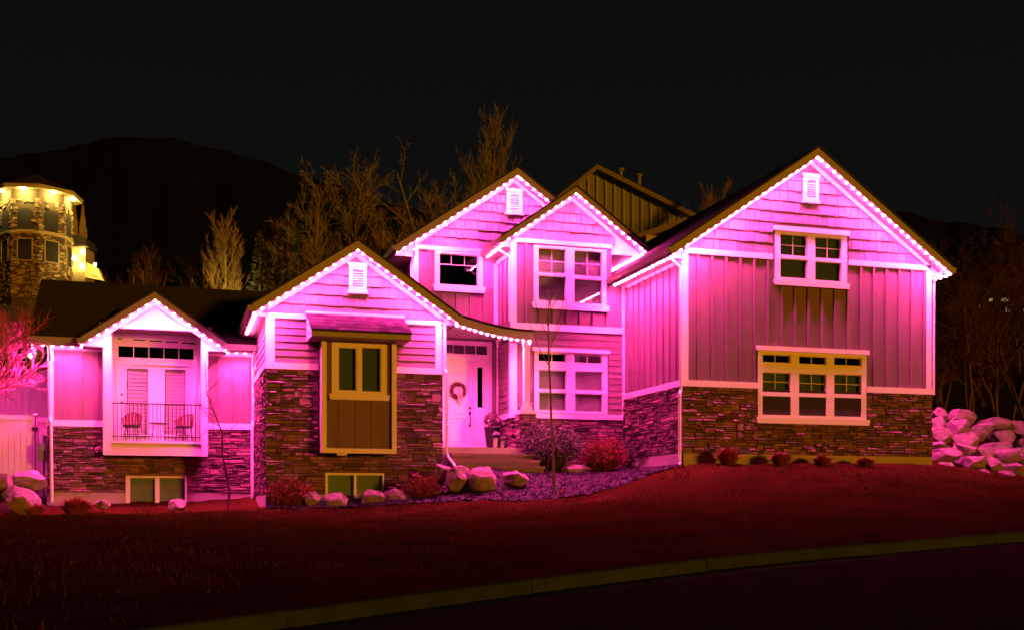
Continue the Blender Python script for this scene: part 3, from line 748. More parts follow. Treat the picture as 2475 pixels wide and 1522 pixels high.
# roof with ridge along the house
ER, RY, RZ = 6.14, 34.9, 8.18; sle = (RZ - ER) / (RY - 31.85)
mb = MB()
for a, b, y0 in ((-3.6, -1.95, 31.82), (-1.95, 1.15, 32.8), (1.15, 4.6, 31.82)):
    z0 = ER + (y0 - 31.85) * sle; mb.slab([(a, y0, z0), (b, y0, z0), (b, RY, RZ), (a, RY, RZ)], .05)
mb.slab([(-3.6, RY, RZ), (4.6, RY, RZ), (4.6, 38, RZ - 3.1 * sle), (-3.6, 38, RZ - 3.1 * sle)], .05)
lr = mb.build('roof', 'roofing', house)
for a, b in ((-3.57, -2.2), (1.38, 2.29)):
    mb = MB(); mb.box(a, b, 31.85, 31.88, 5.88, 6.08); mb.build('fascia', 'fascia', lr)
    mb = MB(); mb.box(a, b, 31.881, YL, 5.93, 5.942); mb.build('soffit', 'soffit', lr)
    mb = MB(); mb.fpoly(Fr((a, 0, 0), (0, 1, 0), (1, 0, 0)), [(31.849, 5.95), (31.849, 6.1), (31.74, 6.1), (31.77, 5.95)], 0, b - a); mb.build('gutter', 'fascia', lr)
mb = MB()
Fg = left(-3.57); mb.fpoly(Fg, [(31.9, 5.88), (31.9, 6.09), (RY, RZ - .06), (RY, RZ - .28)], -.03, 0); mb.build('fascia', 'fascia', lr)
mb = MB(); mb.fpoly(left(XL0), [(YL, 5.9), (37.5, 5.9), (37.5, 6.3), (RY, RZ - .1), (YL, 6.4)], -.1, 0); mb.build('gable_wall', 'siding', lr)
# small gable over the balcony
g1 = dict(xc=-0.415, half=1.855, ze=6.11, sl=0.69, yf=31.3, yb=34)
za1 = g1['ze'] + g1['half'] * g1['sl']
gable_roof(yw=YBX, xw0=KX0, xw1=KX1, fh=.20, gut=(True, True), **g1)
bal = MB()
FK = front(YBX)
pk = clipc(rpoly((KX0, KX1, KZ1 + .13, 8)), gplanes(g1, .24)); bal.fpoly(FK, pk, -.1, -.03)
bal = bal.build('balcony', 'trim', house)
for q in ((KX0, IX0, KZ0, KZ1), (IX1, KX1, KZ0, KZ1), (IX0, IX1, KZ0, 3.2), (KX0 - .1, KX1 + .1, KZ1, KZ1 + .13)):
    mb = MB(); mb.fbox(FK, *q, -.17, 0); mb.build('frame_board', 'trim', bal)
for k in range(5):
    u = -1.1 + k * .35; pl = clipc(rpoly((u - .02, u + .02, KZ1 + .13, 8)), gplanes(g1, .3))
    if pl: mb = MB(); mb.fpoly(FK, pl, -.029, -.012); mb.build('batten', 'trim', bal)
mb = MB(); mb.box(IX0 - .12, IX0, YBX + .171, YDR, 3.2, KZ1 + .1); mb.box(IX1, IX1 + .12, YBX + .171, YDR, 3.2, KZ1 + .1); mb.build('side_wall', 'trim', bal)
mb = MB(); mb.box(IX0 - .12, IX1 + .12, YBX + .171, YDR + .1, KZ1 - .0, KZ1 + .03); mb.build('ceiling', 'siding', bal)
mb = MB(); mb.box(IX0, IX1, YBX - .03, YDR, KF - .06, KF); mb.box(IX0 + .001, IX1 - .001, YBX + .05, YDR, 3.05, KF - .061); mb.build('floor', 'trim', bal)
FDR = front(YDR)
pdr = [prect(x0, y0, x1, y1, YDR) for x0, y0, x1, y1 in ((306, 890, 357, 1050), (399, 892, 448, 1050))]
trr = prect(286, 838.6, 468, 865, YDR)
mb = MB()
for q in rmin((IX0 - .1, IX1 + .1, KF, KZ1), [trr] + pdr): mb.fbox(FDR, *q, -.1, 0)
mb.build('door_wall', 'door_paint', bal)
def mk(name, m, *bx):
    mb = MB()
    for b in bx: mb.fbox(FDR, *b)
    return mb.build(name, m, bal)
xc_ = X_(377.6, YDR); dx0, dx1 = X_(289.5, YDR), X_(464.5, YDR); dz = 5.56
mk('door_casing', 'trim', (dx0 - .09, dx0, KF, dz + .1, .001, .05), (dx1, dx1 + .09, KF, dz + .1, .001, .05), (dx0 - .12, dx1 + .12, dz, dz + .14, .0011, .06), (xc_ - .03, xc_ + .03, KF, dz, .001, .035))
for r in pdr:
    mk('door_frame', 'door_paint', *[(*q, .001, .025) for q in rmin((r[0] - .05, r[1] + .05, r[2] - .05, r[3] + .05), [r])])
    mk('pane', 'lantern_glass', (*r, -.03, -.025))
    mb = MB(); v = r[2]
    while v < r[3]:
        b = min(v + .105, r[3]); mb.fpoly(FDR, rpoly((r[0] + .02, r[1] - .02, v, b - .008)), -.08, 0, wf=lambda a, c, v=v: -.045 - .025 * (c - v) / .105); v += .105
    mb.build('blind', 'door_blind', bal)
for k in range(5):
    a = trr[0] + (trr[1] - trr[0]) * k / 5; b = trr[0] + (trr[1] - trr[0]) * (k + 1) / 5
    mk('pane', 'glass_dark', (a + .01, b - .01, trr[2], trr[3], -.04, -.034))
    if k: mk('muntin', 'trim', (a - .01, a + .01, trr[2], trr[3], -.05, -.01))
mk('dark_room', 'dark_room', (trr[0] - .05, trr[1] + .05, trr[2] - .05, trr[3] + .05, -.3, -.29))
for k in range(6):
    a = X_(283 + k * 39, YDR); b = X_(283 + k * 39 + (30 if 0 < k < 5 else 12), YDR)
    if k == 0: a = X_(284, YDR); b = X_(295, YDR)
    if k == 5: a = X_(460, YDR); b = X_(474, YDR)
    z = Z_(377, 821 + k, YDR); mk('dark_dash', 'dark_room', (a, b, z - .022, z + .012, .001, .004))  # row of thin dark dashes above the transom
mb = MB(); mb.lathe(FDR.p(dx0 + .06, 4.72, .03), [(.0, -.03), (.03, -.02), (.03, .02), (.0, .03)], 8); mb.lathe(FDR.p(dx0 + .06, 4.5, .05), [(.0, -.03), (.035, -.02), (.035, .02), (.0, .03)], 8); mb.build('door_handle', 'bronze', bal)
# railing
YRl = YBX + .05
mb = MB(); mb.box(IX0, IX1, YRl - .02, YRl + .02, 4.38, 4.41); mb.box(IX0, IX1, YRl - .015, YRl + .015, 3.50, 3.525); mb.build('railing', 'black_metal', bal)
pm = bpy.data.meshes.new('picket'); q = MB(); q.box(-.009, .009, -.009, .009, 0, .985); pm.from_pydata(q.v, [], q.f); pm.materials.append(MAT['black_metal'])
npk = 23
for k in range(npk):
    u = IX0 + (IX1 - IX0) * (k + .5) / npk; link('picket', pm, bal, Vector((u, YRl, KF + .005)) - HR)

# ------------------------------------------------------------------ downspouts
def spout(pts, r=.04):
    mb = MB(); mb.tube(pts, r, 6); return mb.build('downspout', 'trim', house)
spout([(12.0, 26.0, 8.1), (12.06, 26.0, 8.0), (12.46, 26.12, 7.72), (12.5, 26.13, 7.6), (12.49, 26.12, 4.6), (12.44, 26.08, 4.5), (12.44, 26.08, 2.75), (12.36, 25.9, 2.68)])
spout([(6.55, 31.0, 8.86), (6.58, 31.05, 8.78), (6.56, 31.25, 8.55), (6.55, 31.3, 8.45), (6.55, 31.3, 7.5)])
spout([(8.62, 29.9, 8.85), (8.7, 29.9, 8.78), (9.04, 29.93, 8.6), (9.06, 29.96, 8.5), (9.06, 29.96, 6.8)], .03)
spout([(6.8, 28.3, 6.35), (6.8, 28.3, 6.2), (6.8, 28.28, 5.2), (6.83, 28.2, 5.1), (6.83, 28.2, 3.05), (6.86, 28.16, 2.9), (7.02, 27.95, 2.62)])
spout([(-3.1, 31.85, 5.95), (-3.1, 31.9, 5.85), (-3.1, 32.15, 5.6), (-3.1, 32.2, 5.5), (-3.1, 32.2, 4.05), (-3.07, 32.1, 3.9), (-3.05, 32.08, 1.75)], .045)
spout([(2.2, 31.85, 5.95), (2.2, 31.9, 5.85), (2.2, 32.15, 5.6), (2.2, 32.19, 5.5), (2.2, 32.19, 4.05), (2.17, 32.08, 3.9), (2.17, 32.08, 1.7)], .045)
mb = MB(); mb.tube([(20.3, 26.0, 8.15), (20.28, 26.0, 8.0), (20.16, 26.1, 7.9), (20.15, 26.12, 7.7), (20.15, 26.12, 4.7)], .03, 6); mb.build('downspout', 'trim', house)

# ------------------------------------------------------------------ stones and shakes: the largest as pieces, the rest joined
def stone_geo(mb, F, q, d, rnd):
    rr = random.Random(int(rnd * 1e9)); j = lambda a: rr.uniform(-a, a)
    u0, u1, v0, v1 = q; g = .006; e = min(.016, (v1 - v0) * .22)
    a = [F.p(u, v, .02) for u, v in ((u0 + g, v0 + g), (u1 - g, v0 + g), (u1 - g, v1 - g), (u0 + g, v1 - g))]
    m = [F.p(u + j(.006), v + j(.005), .02 + d * .6) for u, v in ((u0 + g, v0 + g), (u1 - g, v0 + g), (u1 - g, v1 - g), (u0 + g, v1 - g))]
    f = [F.p(u + j(.006), v + j(.006), .02 + d + j(.008)) for u, v in ((u0 + g + e, v0 + g + e), (u1 - g - e, v0 + g + e), (u1 - g - e, v1 - g - e), (u0 + g + e, v1 - g - e))]
    mb.add(a + m + f, [(i, (i + 1) % 4, 4 + (i + 1) % 4, 4 + i) for i in range(4)] + [(4 + i, 4 + (i + 1) % 4, 8 + (i + 1) % 4, 8 + i) for i in range(4)] + [(8, 9, 10, 11)])
def vis(F, q):
    c = F.p((q[0] + q[1]) / 2, (q[2] + q[3]) / 2, 0); fc = abs(F.N.dot(Vector((0, 0, EYE)) - c)) / (c - Vector((0, 0, EYE))).length
    return (q[1] - q[0]) * (q[3] - q[2]) * fc / c.length_squared
def split(items, area, geo, name, rest, m):
    items = sorted(items, key=area, reverse=True); groups = {}
    for k, it in enumerate(items):
        if k < 300:
            mb = MB(); geo(mb, it); mb.build(name, m, it[1])
        else: groups.setdefault(it[1].name, (it[1], MB())); geo(groups[it[1].name][1], it)
    for par, mb in groups.values(): stuff(mb.build(rest, m, par))
split(STONES, lambda s: vis(s[0], s[2]), lambda mb, s: stone_geo(mb, s[0], s[2], s[3], s[4]), 'stone', 'stone_veneer', 'stone')
def shake_geo(mb, s):
    F, par, pl, v, row, th = s
    mb.fpoly(F, pl, .001, 0, wf=lambda a, b: th - (th - .008) * min(1, max(0, (b - v) / row)))
split(SHAKES, lambda s: vis(s[0], (min(p[0] for p in s[2]), max(p[0] for p in s[2]), min(p[1] for p in s[2]), max(p[1] for p in s[2]))), shake_geo, 'shake_shingle', 'shake_siding', 'shake')

# ------------------------------------------------------------------ LED light strings
# a puck light: a faintly glowing open rim, with the bright lens recessed inside it and facing down
def ring(r, z, n=12): return [(r * math.cos(2 * math.pi * k / n), r * math.sin(2 * math.pi * k / n), z) for k in range(n)]
led = bpy.data.meshes.new('bulb'); nr_ = 12
vs_ = ring(.027, .014) + ring(.031, .004) + ring(.031, -.014) + ring(.027, -.014) + ring(.0268, .004)
fs_ = [tuple(range(nr_ - 1, -1, -1))] + [(a * nr_ + k, a * nr_ + (k + 1) % nr_, (a + 1) * nr_ + (k + 1) % nr_, (a + 1) * nr_ + k) for a in range(4) for k in range(nr_)] + [tuple(4 * nr_ + k for k in range(nr_))]
led.from_pydata(vs_, [], fs_); led.materials.append(MAT['led_rim']); led.materials.append(MAT['led_pink'])
led.polygons[len(led.polygons) - 1].material_index = 1; led.update()
rl = random.Random(77)
def light_string(label, pts, sp=0.235, z=-.012):
    pts = [Vector(p) for p in pts]
    t = thing('light_string', label, 'light string', pts[0], 'pink LED strings along the eaves and gables')
    mb = MB()
    for a, b in zip(pts[:-1], pts[1:]): mb.tube([a + Vector((0, 0, .022)), b + Vector((0, 0, .022))], .014, 4)
    mb.build('track', 'soffit', t)
    seg = [(b - a).length for a, b in zip(pts[:-1], pts[1:])]; tot = sum(seg); n = max(2, int(round(tot / sp)))
    for k in range(n + 1):
        s = tot * k / n
        for i, l_ in enumerate(seg):
            if s <= l_ + 1e-6: p = pts[i] + (pts[i + 1] - pts[i]) * (s / l_); break
            s -= l_
        link('bulb', led, t, p - pts[0] + Vector((0, 0, z)), (rl.gauss(0, .07), rl.gauss(0, .07), 0))
def rake_pts(g, sg, fh=0.22, dy=.075, a=1.0, b=0.0):
    za = g['ze'] + g['half'] * g['sl']; o = .05 + fh
    e = lambda f: (g['xc'] + sg * g['half'] * f * .985, g['yf'] + dy, za - g['half'] * g['sl'] * f * .985 - o)
    return [e(a), e(b)]
light_string('pink LED string on the left slope of the tall right gable', rake_pts(gar, -1))
light_string('pink LED string on the right slope of the tall right gable', rake_pts(gar, 1, b=.03))
light_string('pink LED string along the side eave of the tall right wing', [(12.16, 25.95, 7.955), (12.16, 29.75, 7.955)])
light_string('pink LED string on the left slope of the gable above the paired upper window', rake_pts(g3, -1, .17))
light_string('pink LED string on the right slope of the gable above the paired upper window', rake_pts(g3, 1, .17, b=.05))
light_string('pink LED string on the short eave beside the small upper window', [(8.78, 29.75, 8.86), (8.78, 31.2, 8.86)])
light_string('pink LED string on the eave tucked against the tall right roof', [(12.98, 29.7, 8.865), (12.98, 32.4, 8.865)])
light_string('pink LED string on the left slope of the rear upper gable with a vent', rake_pts(g2, -1))
light_string('pink LED string on the right slope of the rear upper gable with a vent', rake_pts(g2, 1, a=.75, b=.03))
light_string('pink LED string on the left slope of the gable over the awning window', rake_pts(gm, -1))
light_string('pink LED string on the right slope of the gable over the awning window', rake_pts(gm, 1, b=.05))
light_string('pink LED string on the side eave next to the balcony wing', [(1.97, 28.2, 6.335), (1.97, 31.2, 6.335)])
light_string('pink LED string along the curved porch eave above the front door', [(p[0], YP + .08, p[1] - .29) for p in top[:-1]] + [(9.42, YP + .02, 6.17)], .17)
light_string('pink LED string on the left slope of the small balcony gable', rake_pts(g1, -1, .20))
light_string('pink LED string on the right slope of the small balcony gable', rake_pts(g1, 1, .20, b=.05))
light_string('pink LED string along the far side eave above the boulder wall', [(20.42, 25.95, 7.955), (20.42, 30.5, 7.955)])
light_string('pink LED string on the outer side rake above the white fence', [(-3.50, 32.0, 5.92), (-3.50, 34.8, 7.78)])
light_string('pink LED string along the low eave at the outer corner beside the fence', [(-3.5, 31.93, 5.90), (-2.3, 31.93, 5.90)])
light_string('pink LED string along the low eave between the balcony and the awning gable', [(1.5, 31.93, 5.90), (2.2, 31.93, 5.90)])

# ------------------------------------------------------------------ things on the balcony and porch
def chair(x, y, rz, label):
    t = thing('patio_chair', label, 'chair', (x, y, KF + .001), 'red metal chairs on the balcony'); t.rotation_euler = (0, 0, rz)
    ORG[t.name] = Vector((0, 0, 0))
    mb = MB(); mb.lathe((0, 0, .40), [(.0, 0), (.22, 0), (.235, .02), (.235, .045), (.21, .055), (.0, .055)], 14); mb.build('seat', 'black_metal', t)
    for a in (45, 135, 225, 315):
        c, s = math.cos(R(a)), math.sin(R(a)); mb = MB(); mb.tube([(c * .17, s * .17, .4), (c * .25, s * .25, 0)], .011, 5); mb.build('leg', 'black_metal', t)
    mb = MB(); rim = [(math.cos(R(a)) * .26, math.sin(R(a)) * .26, .60 + .20 * max(0, math.sin(R(a))) ) for a in range(-20, 201, 20)]
    mb.tube(rim, .016, 5); mb.build('back_rail', 'red_chair', t)
    for a in range(0, 181, 20):
        c, s = math.cos(R(a)), math.sin(R(a)); mb = MB(); zt = .60 + .20 * max(0, s); w2 = .028
        tx, ty = -s * w2, c * w2
        mb.add([(c * .225 - tx, s * .225 - ty, .44), (c * .225 + tx, s * .225 + ty, .44), (c * .26 + tx, s * .26 + ty, zt), (c * .26 - tx, s * .26 - ty, zt),
                (c * .235 - tx, s * .235 - ty, .44), (c * .235 + tx, s * .235 + ty, .44), (c * .272 + tx, s * .272 + ty, zt), (c * .272 - tx, s * .272 - ty, zt)],
               [(0, 1, 2, 3), (7, 6, 5, 4), (0, 4, 5, 1), (1, 5, 6, 2), (2, 6, 7, 3), (3, 7, 4, 0)]); mb.build('back_slat', 'red_chair', t)
    mb = MB(); mb.tube([(math.cos(R(a)) * .215, math.sin(R(a)) * .215, .2) for a in range(45, 406, 90)], .007, 4); mb.build('stretcher', 'black_metal', t)
    return t
chair(X_(318, 32.2), 32.2, R(-12), 'red slatted round chair on the balcony, by the door handle')
chair(X_(445, 32.2), 32.2, R(-35), 'red slatted round chair on the balcony, turned toward the small table')
t = thing('bistro_table', 'small round dark table between two red chairs on the balcony', 'table', (X_(383, 32.2), 32.2, KF + .001)); ORG[t.name] = Vector((0, 0, 0))
mb = MB(); mb.lathe((0, 0, .50), [(0, 0), (.24, 0), (.25, .012), (.24, .025), (0, .025)], 16); mb.build('table_top', 'dark_wood', t)
for a in (30, 150, 270):
    c, s = math.cos(R(a)), math.sin(R(a)); mb = MB(); mb.tube([(c * .12, s * .12, .5), (c * .24, s * .24, 0)], .01, 5); mb.build('leg', 'black_metal', t)
# wreath
wc = FD.p(X_(1106, YD), Z_(1106, 943, YD), .06)
t = thing('wreath', 'round dark red wreath with a pale ribbon hung on the front door', 'wreath', wc); rr = random.Random(5)
mb = MB()
for k in range(420):
    a = rr.uniform(0, 2 * math.pi); b = rr.uniform(0, 2 * math.pi); r_ = .195 + .055 * math.cos(b); y = -.04 * math.sin(b) - .0
    p = wc + Vector((math.cos(a) * r_, y, math.sin(a) * r_)); d = Vector((rr.gauss(0, 1), rr.gauss(0, .6), rr.gauss(0, 1))).normalized() * .045; e = Vector((rr.gauss(0, 1), rr.gauss(0, 1), rr.gauss(0, 1))).normalized() * .016
    mb.add([p - e, p + d, p + e], [(0, 1, 2)])
mb.build('foliage', 'wreath', t)
mb = MB(); mb.tube([wc + Vector((math.cos(a) * .195, 0, math.sin(a) * .195)) for a in np.linspace(0, 2 * math.pi, 20)], .04, 6); mb.build('ring', 'wreath', t)
mb = MB()
for s_ in (-1, 1):
    mb.fpoly(FD, [(wc.x + .05 + s_ * .01, wc.z + .13), (wc.x + .05 + s_ * .08, wc.z + .02), (wc.x + .05 + s_ * .06, wc.z - .28), (wc.x + .05 + s_ * .015, wc.z - .38)], .115 + .004 * s_, .121 + .004 * s_)
mb.build('ribbon', 'ribbon', t)
# planter
px, py = X_(1190, 30.55), 30.55
t = thing('planter', 'tall dark pot with dried round shrub on the porch beside the door', 'planter', (px, py, zpf))
mb = MB(); mb.lathe((px, py, zpf), [(.15, 0), (.2, .35), (.235, .62), (.25, .64), (.25, .68), (.21, .68), (.2, .6)], 14); mb.build('pot', 'black_metal', t, True)
mb = MB(); rr = random.Random(8)
for k in range(900):
    d = Vector((rr.gauss(0, 1), rr.gauss(0, 1), rr.gauss(0, 1))).normalized() * .27 * rr.uniform(.75, 1); p = Vector((px, py, zpf + .86)) + d
    e = Vector((rr.gauss(0, 1), rr.gauss(0, 1), rr.gauss(0, 1))).normalized() * .03; g_ = d.normalized().cross(e).normalized() * .02
    mb.add([p - g_, p + e, p + g_], [(0, 1, 2)])
mb.build('foliage', 'planter_leaf', t)
mb = MB(); rr = random.Random(9)
for k in range(30):
    d = Vector((rr.gauss(0, 1), rr.gauss(0, 1), rr.uniform(0.2, 1))).normalized() * .25; mb.tube([(px, py, zpf + .6), Vector((px, py, zpf + .86)) + d], [.008, .003], 3)
mb.build('stems', 'dark_twig', t)
for (xp, yp, h, lb) in ((1198, 29.45, .52, 'taller black lantern with a pale candle on the porch by the planter'), (1215, 29.35, .40, 'shorter black lantern with a pale candle on the porch by the stone wall')):
    x = X_(xp, yp); t = thing('lantern', lb, 'lantern', (x, yp, zpf)); w_ = h * .19
    mb = MB(); mb.box(x - w_, x + w_, yp - w_, yp + w_, zpf, zpf + .03); mb.build('base', 'black_metal', t)
    for a, b in ((-1, -1), (1, -1), (-1, 1), (1, 1)):
        mb = MB(); mb.box(x + a * w_ - .009, x + a * w_ + .009, yp + b * w_ - .009, yp + b * w_ + .009, zpf + .03, zpf + h * .75); mb.build('corner_bar', 'black_metal', t)
    mb = MB(); mb.add([(x - w_ - .015, yp - w_ - .015, zpf + h * .75), (x + w_ + .015, yp - w_ - .015, zpf + h * .75), (x + w_ + .015, yp + w_ + .015, zpf + h * .75), (x - w_ - .015, yp + w_ + .015, zpf + h * .75), (x - .03, yp - .03, zpf + h * .93), (x + .03, yp - .03, zpf + h * .93), (x + .03, yp + .03, zpf + h * .93), (x - .03, yp + .03, zpf + h * .93)], [(0, 1, 2, 3), (4, 5, 6, 7), (0, 1, 5, 4), (1, 2, 6, 5), (2, 3, 7, 6), (3, 0, 4, 7)]); mb.build('cap', 'black_metal', t)
    mb = MB(); mb.tube([(x + math.cos(a) * .04, yp, zpf + h * .93 + math.sin(a) * .04) for a in np.linspace(0, math.pi, 7)], .005, 4); mb.build('handle', 'black_metal', t)
    mb = MB(); mb.lathe((x, yp, zpf + .03), [(w_ * .62, 0), (w_ * .62, h * .5), (w_ * .4, h * .52)], 10); mb.build('candle', 'candle', t)
# flood lamp and meter box at the outer corner
fx, fy = X_(84, 31.95), 31.95; fz = Z_(84, 858, 31.95)
t = thing('flood_lamp', 'small white flood lamp fixed under the low eave by the bare tree', 'lamp', (fx, fy, fz))
mb = MB(); mb.lathe((fx, fy, fz + .09), [(.05, .07), (.05, .09)], 10); mb.tube([(fx, fy, fz + .17), (fx, fy, fz + .06)], .014, 6); mb.build('bracket', 'trim', t)
mb = MB(); mb.tube([(fx + .05, fy, fz + .05), (fx, fy - .02, fz + .03), (fx - .06, fy - .05, fz), (fx - .09, fy - .07, fz - .02)], [.025, .04, .06, .062], 10); mb.build('lamp_head', 'trim', t)
mb = MB(); mb.tube([(fx - .092, fy - .072, fz - .021), (fx - .11, fy - .08, fz - .045), (fx - .115, fy - .085, fz - .06)], [.058, .045, .01], 10); mb.build('lens', 'flood_pink', t)
mxx = XL0 - .16
t = thing('meter_box', 'grey electric meter box with conduit on the wall beside the fence gate', 'meter box', (mxx, 32.6, 2.0))
mb = MB(); mb.box(mxx - .12, mxx + .13, 32.45, 32.8, 2.85, 3.35); mb.build('case', 'grey_metal', t)
mb = MB(); mb.tube([(mxx - .02, 32.44, 3.2), (mxx - .02, 32.36, 3.2)], .08, 12); mb.build('dial_cover', 'grey_metal', t)
mb = MB(); mb.tube([(mxx, 32.6, 1.6), (mxx, 32.6, 2.85)], .025, 6); mb.tube([(mxx + .02, 32.6, 3.35), (mxx + .02, 32.6, 3.55)], .06, 6); mb.build('conduit', 'grey_metal', t)

# ------------------------------------------------------------------ fences
def fence_run(t, a, b, h0, h1, z0, z1, pitch=.15, m='vinyl'):
    a, b = Vector(a), Vector(b); L_ = (b - a).length; d = (b - a) / L_; n = int(L_ / pitch); nn = Vector((d.y, -d.x, 0))
    for k in range(n):
        s0 = L_ * k / n + .003; s1 = L_ * (k + 1) / n - .003; f = (k + .5) / n
        p = a + d * s0; q = a + d * s1; zb = z0 + (z1 - z0) * f; zt0 = zb + h0 + (h1 - h0) * f
        dz_ = (z1 - z0) / n
        mb = MB(); e = nn * .012
        mb.add([(p.x + e.x, p.y + e.y, zb - dz_ / 2), (q.x + e.x, q.y + e.y, zb + dz_ / 2), (q.x - e.x, q.y - e.y, zb + dz_ / 2), (p.x - e.x, p.y - e.y, zb - dz_ / 2),
                (p.x + e.x, p.y + e.y, zt0 - dz_ / 2), (q.x + e.x, q.y + e.y, zt0 + dz_ / 2), (q.x - e.x, q.y - e.y, zt0 + dz_ / 2), (p.x - e.x, p.y - e.y, zt0 - dz_ / 2)],
               [(0, 3, 2, 1), (4, 5, 6, 7), (0, 1, 5, 4), (1, 2, 6, 5), (2, 3, 7, 6), (3, 0, 4, 7)]); mb.build('plank', m, t)
    for zz in (0.08, None):
        mb = MB(); e = nn * .03
        za_, zb_ = (z0 + .08, z1 + .08) if zz else (z0 + h0 - .06, z1 + h1 - .06)
        mb.add([(a.x + e.x, a.y + e.y, za_), (b.x + e.x, b.y + e.y, zb_), (b.x - e.x, b.y - e.y, zb_), (a.x - e.x, a.y - e.y, za_), (a.x + e.x, a.y + e.y, za_ + .13), (b.x + e.x, b.y + e.y, zb_ + .13), (b.x - e.x, b.y - e.y, zb_ + .13), (a.x - e.x, a.y - e.y, za_ + .13)],
               [(0, 3, 2, 1), (4, 5, 6, 7), (0, 1, 5, 4), (1, 2, 6, 5), (2, 3, 7, 6), (3, 0, 4, 7)]); mb.build('rail', m, t)
def fpost(t, x, y, z, h, m='vinyl'):
    mb = MB(); mb.box(x - .065, x + .065, y - .065, y + .065, z, z + h); mb.build('post', m, t)
    mb = MB(); mb.add([(x - .08, y - .08, z + h), (x + .08, y - .08, z + h), (x + .08, y + .08, z + h), (x - .08, y + .08, z + h), (x, y, z + h + .06)], [(0, 3, 2, 1), (0, 1, 4), (1, 2, 4), (2, 3, 4), (3, 0, 4)]); mb.build('post_cap', m, t)
YF = 33.2; fz1 = Z_(60, 1009, YF); fgx = X_(86, YF)
t = thing('fence', 'white vinyl privacy fence and gate between the house corner and boulders', 'fence', (-6, YF, 1.4))
fence_run(t, (-9.0, YF, 0), (fgx - .07, YF, 0), fz1 - 1.6, fz1 - 1.6, 1.6, 1.6)
fence_run(t, (fgx + .07, YF, 0), (XL0 - .02, YF, 0), fz1 - 1.65, fz1 - 1.65, 1.6, 1.6)
fpost(t, fgx, YF, 1.4, fz1 - 1.4 + .08)
mb = MB(); mb.tube([(fgx, YF - .08, 2.2), (fgx, YF - .08, fz1 - .0)], .012, 6); mb.box(fgx - .07, fgx + .07, YF - .1, YF - .066, fz1 - .32, fz1 - .26); mb.box(fgx - .07, fgx + .07, YF - .1, YF - .066, 2.1, 2.16); mb.build('drop_rod', 'black_metal', t)
t = thing('fence', 'sloping vinyl privacy fence climbing the hillside behind the gate', 'fence', (-6, 38, 3.0))
sa = (X_(-120, 36.5), 36.5); sb = (X_(150, 38.2), 38.2)
za_ = Z_(-60, 965, 36.5); zb_ = Z_(130, 886, 38.2); 
for k in range(3):
    f0, f1 = k / 3, (k + 1) / 3
    pa = Vector((sa[0] + (sb[0] - sa[0]) * f0, sa[1] + (sb[1] - sa[1]) * f0, 0)); pb = Vector((sa[0] + (sb[0] - sa[0]) * f1, sa[1] + (sb[1] - sa[1]) * f1, 0))
    z0 = za_ + (zb_ - za_) * f0; z1 = za_ + (zb_ - za_) * f1
    fence_run(t, pa, pb, 2.2, 2.2, z0 - 2.2, z1 - 2.2); fpost(t, pb.x, pb.y, z1 - 2.4, 2.44)

# ------------------------------------------------------------------ boulders
def boulder_mesh(seed, sub=4):
    bm = bmesh.new(); bmesh.ops.create_icosphere(bm, subdivisions=sub, radius=1.0)
    rr = random.Random(seed); off = Vector((rr.uniform(-50, 50), rr.uniform(-50, 50), rr.uniform(-50, 50)))
    cuts = [(Vector((rr.gauss(0, 1), rr.gauss(0, 1), rr.gauss(0, .8))).normalized(), rr.uniform(.52, .82)) for _ in range(14)]
    for v in bm.verts:
        p = v.co.copy()
        for nrm, d in cuts:
            e = p.dot(nrm) - d
            if e > 0: p -= nrm * e * .97
        p *= 1.08 + .12 * mnoise.noise(p * 1.6 + off) + .045 * mnoise.noise(p * 4.5 + off) + .02 * mnoise.noise(p * 11 + off)
        v.co = p
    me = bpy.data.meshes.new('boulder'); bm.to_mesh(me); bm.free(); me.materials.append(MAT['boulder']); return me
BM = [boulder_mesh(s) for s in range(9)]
rb = random.Random(17)
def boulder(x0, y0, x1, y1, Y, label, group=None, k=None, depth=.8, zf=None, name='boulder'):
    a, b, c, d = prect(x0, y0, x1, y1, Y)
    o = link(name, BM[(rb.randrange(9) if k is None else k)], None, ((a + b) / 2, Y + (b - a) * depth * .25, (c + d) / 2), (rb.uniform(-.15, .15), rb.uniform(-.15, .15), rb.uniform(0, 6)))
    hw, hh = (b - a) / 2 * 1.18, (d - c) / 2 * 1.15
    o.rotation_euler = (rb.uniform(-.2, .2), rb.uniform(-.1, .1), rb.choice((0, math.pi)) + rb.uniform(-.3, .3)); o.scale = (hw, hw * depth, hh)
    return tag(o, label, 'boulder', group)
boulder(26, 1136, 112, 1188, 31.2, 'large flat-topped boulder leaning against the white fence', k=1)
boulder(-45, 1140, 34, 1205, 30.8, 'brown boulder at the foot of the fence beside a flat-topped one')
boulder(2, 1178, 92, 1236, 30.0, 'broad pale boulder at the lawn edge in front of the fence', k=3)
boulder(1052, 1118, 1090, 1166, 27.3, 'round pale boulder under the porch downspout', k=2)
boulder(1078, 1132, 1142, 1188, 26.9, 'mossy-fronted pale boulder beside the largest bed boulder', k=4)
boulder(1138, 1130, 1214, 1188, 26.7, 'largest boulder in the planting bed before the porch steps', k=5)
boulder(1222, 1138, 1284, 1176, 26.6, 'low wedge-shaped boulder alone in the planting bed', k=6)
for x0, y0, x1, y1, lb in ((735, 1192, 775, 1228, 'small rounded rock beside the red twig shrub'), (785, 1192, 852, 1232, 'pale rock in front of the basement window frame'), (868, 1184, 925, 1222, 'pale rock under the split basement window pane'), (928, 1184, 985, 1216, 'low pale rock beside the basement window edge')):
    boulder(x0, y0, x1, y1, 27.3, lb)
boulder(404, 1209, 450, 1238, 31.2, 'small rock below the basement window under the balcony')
boulder(1352, 1122, 1420, 1150, 28.2, 'flat reddish rock at the foot of the big berry shrub')
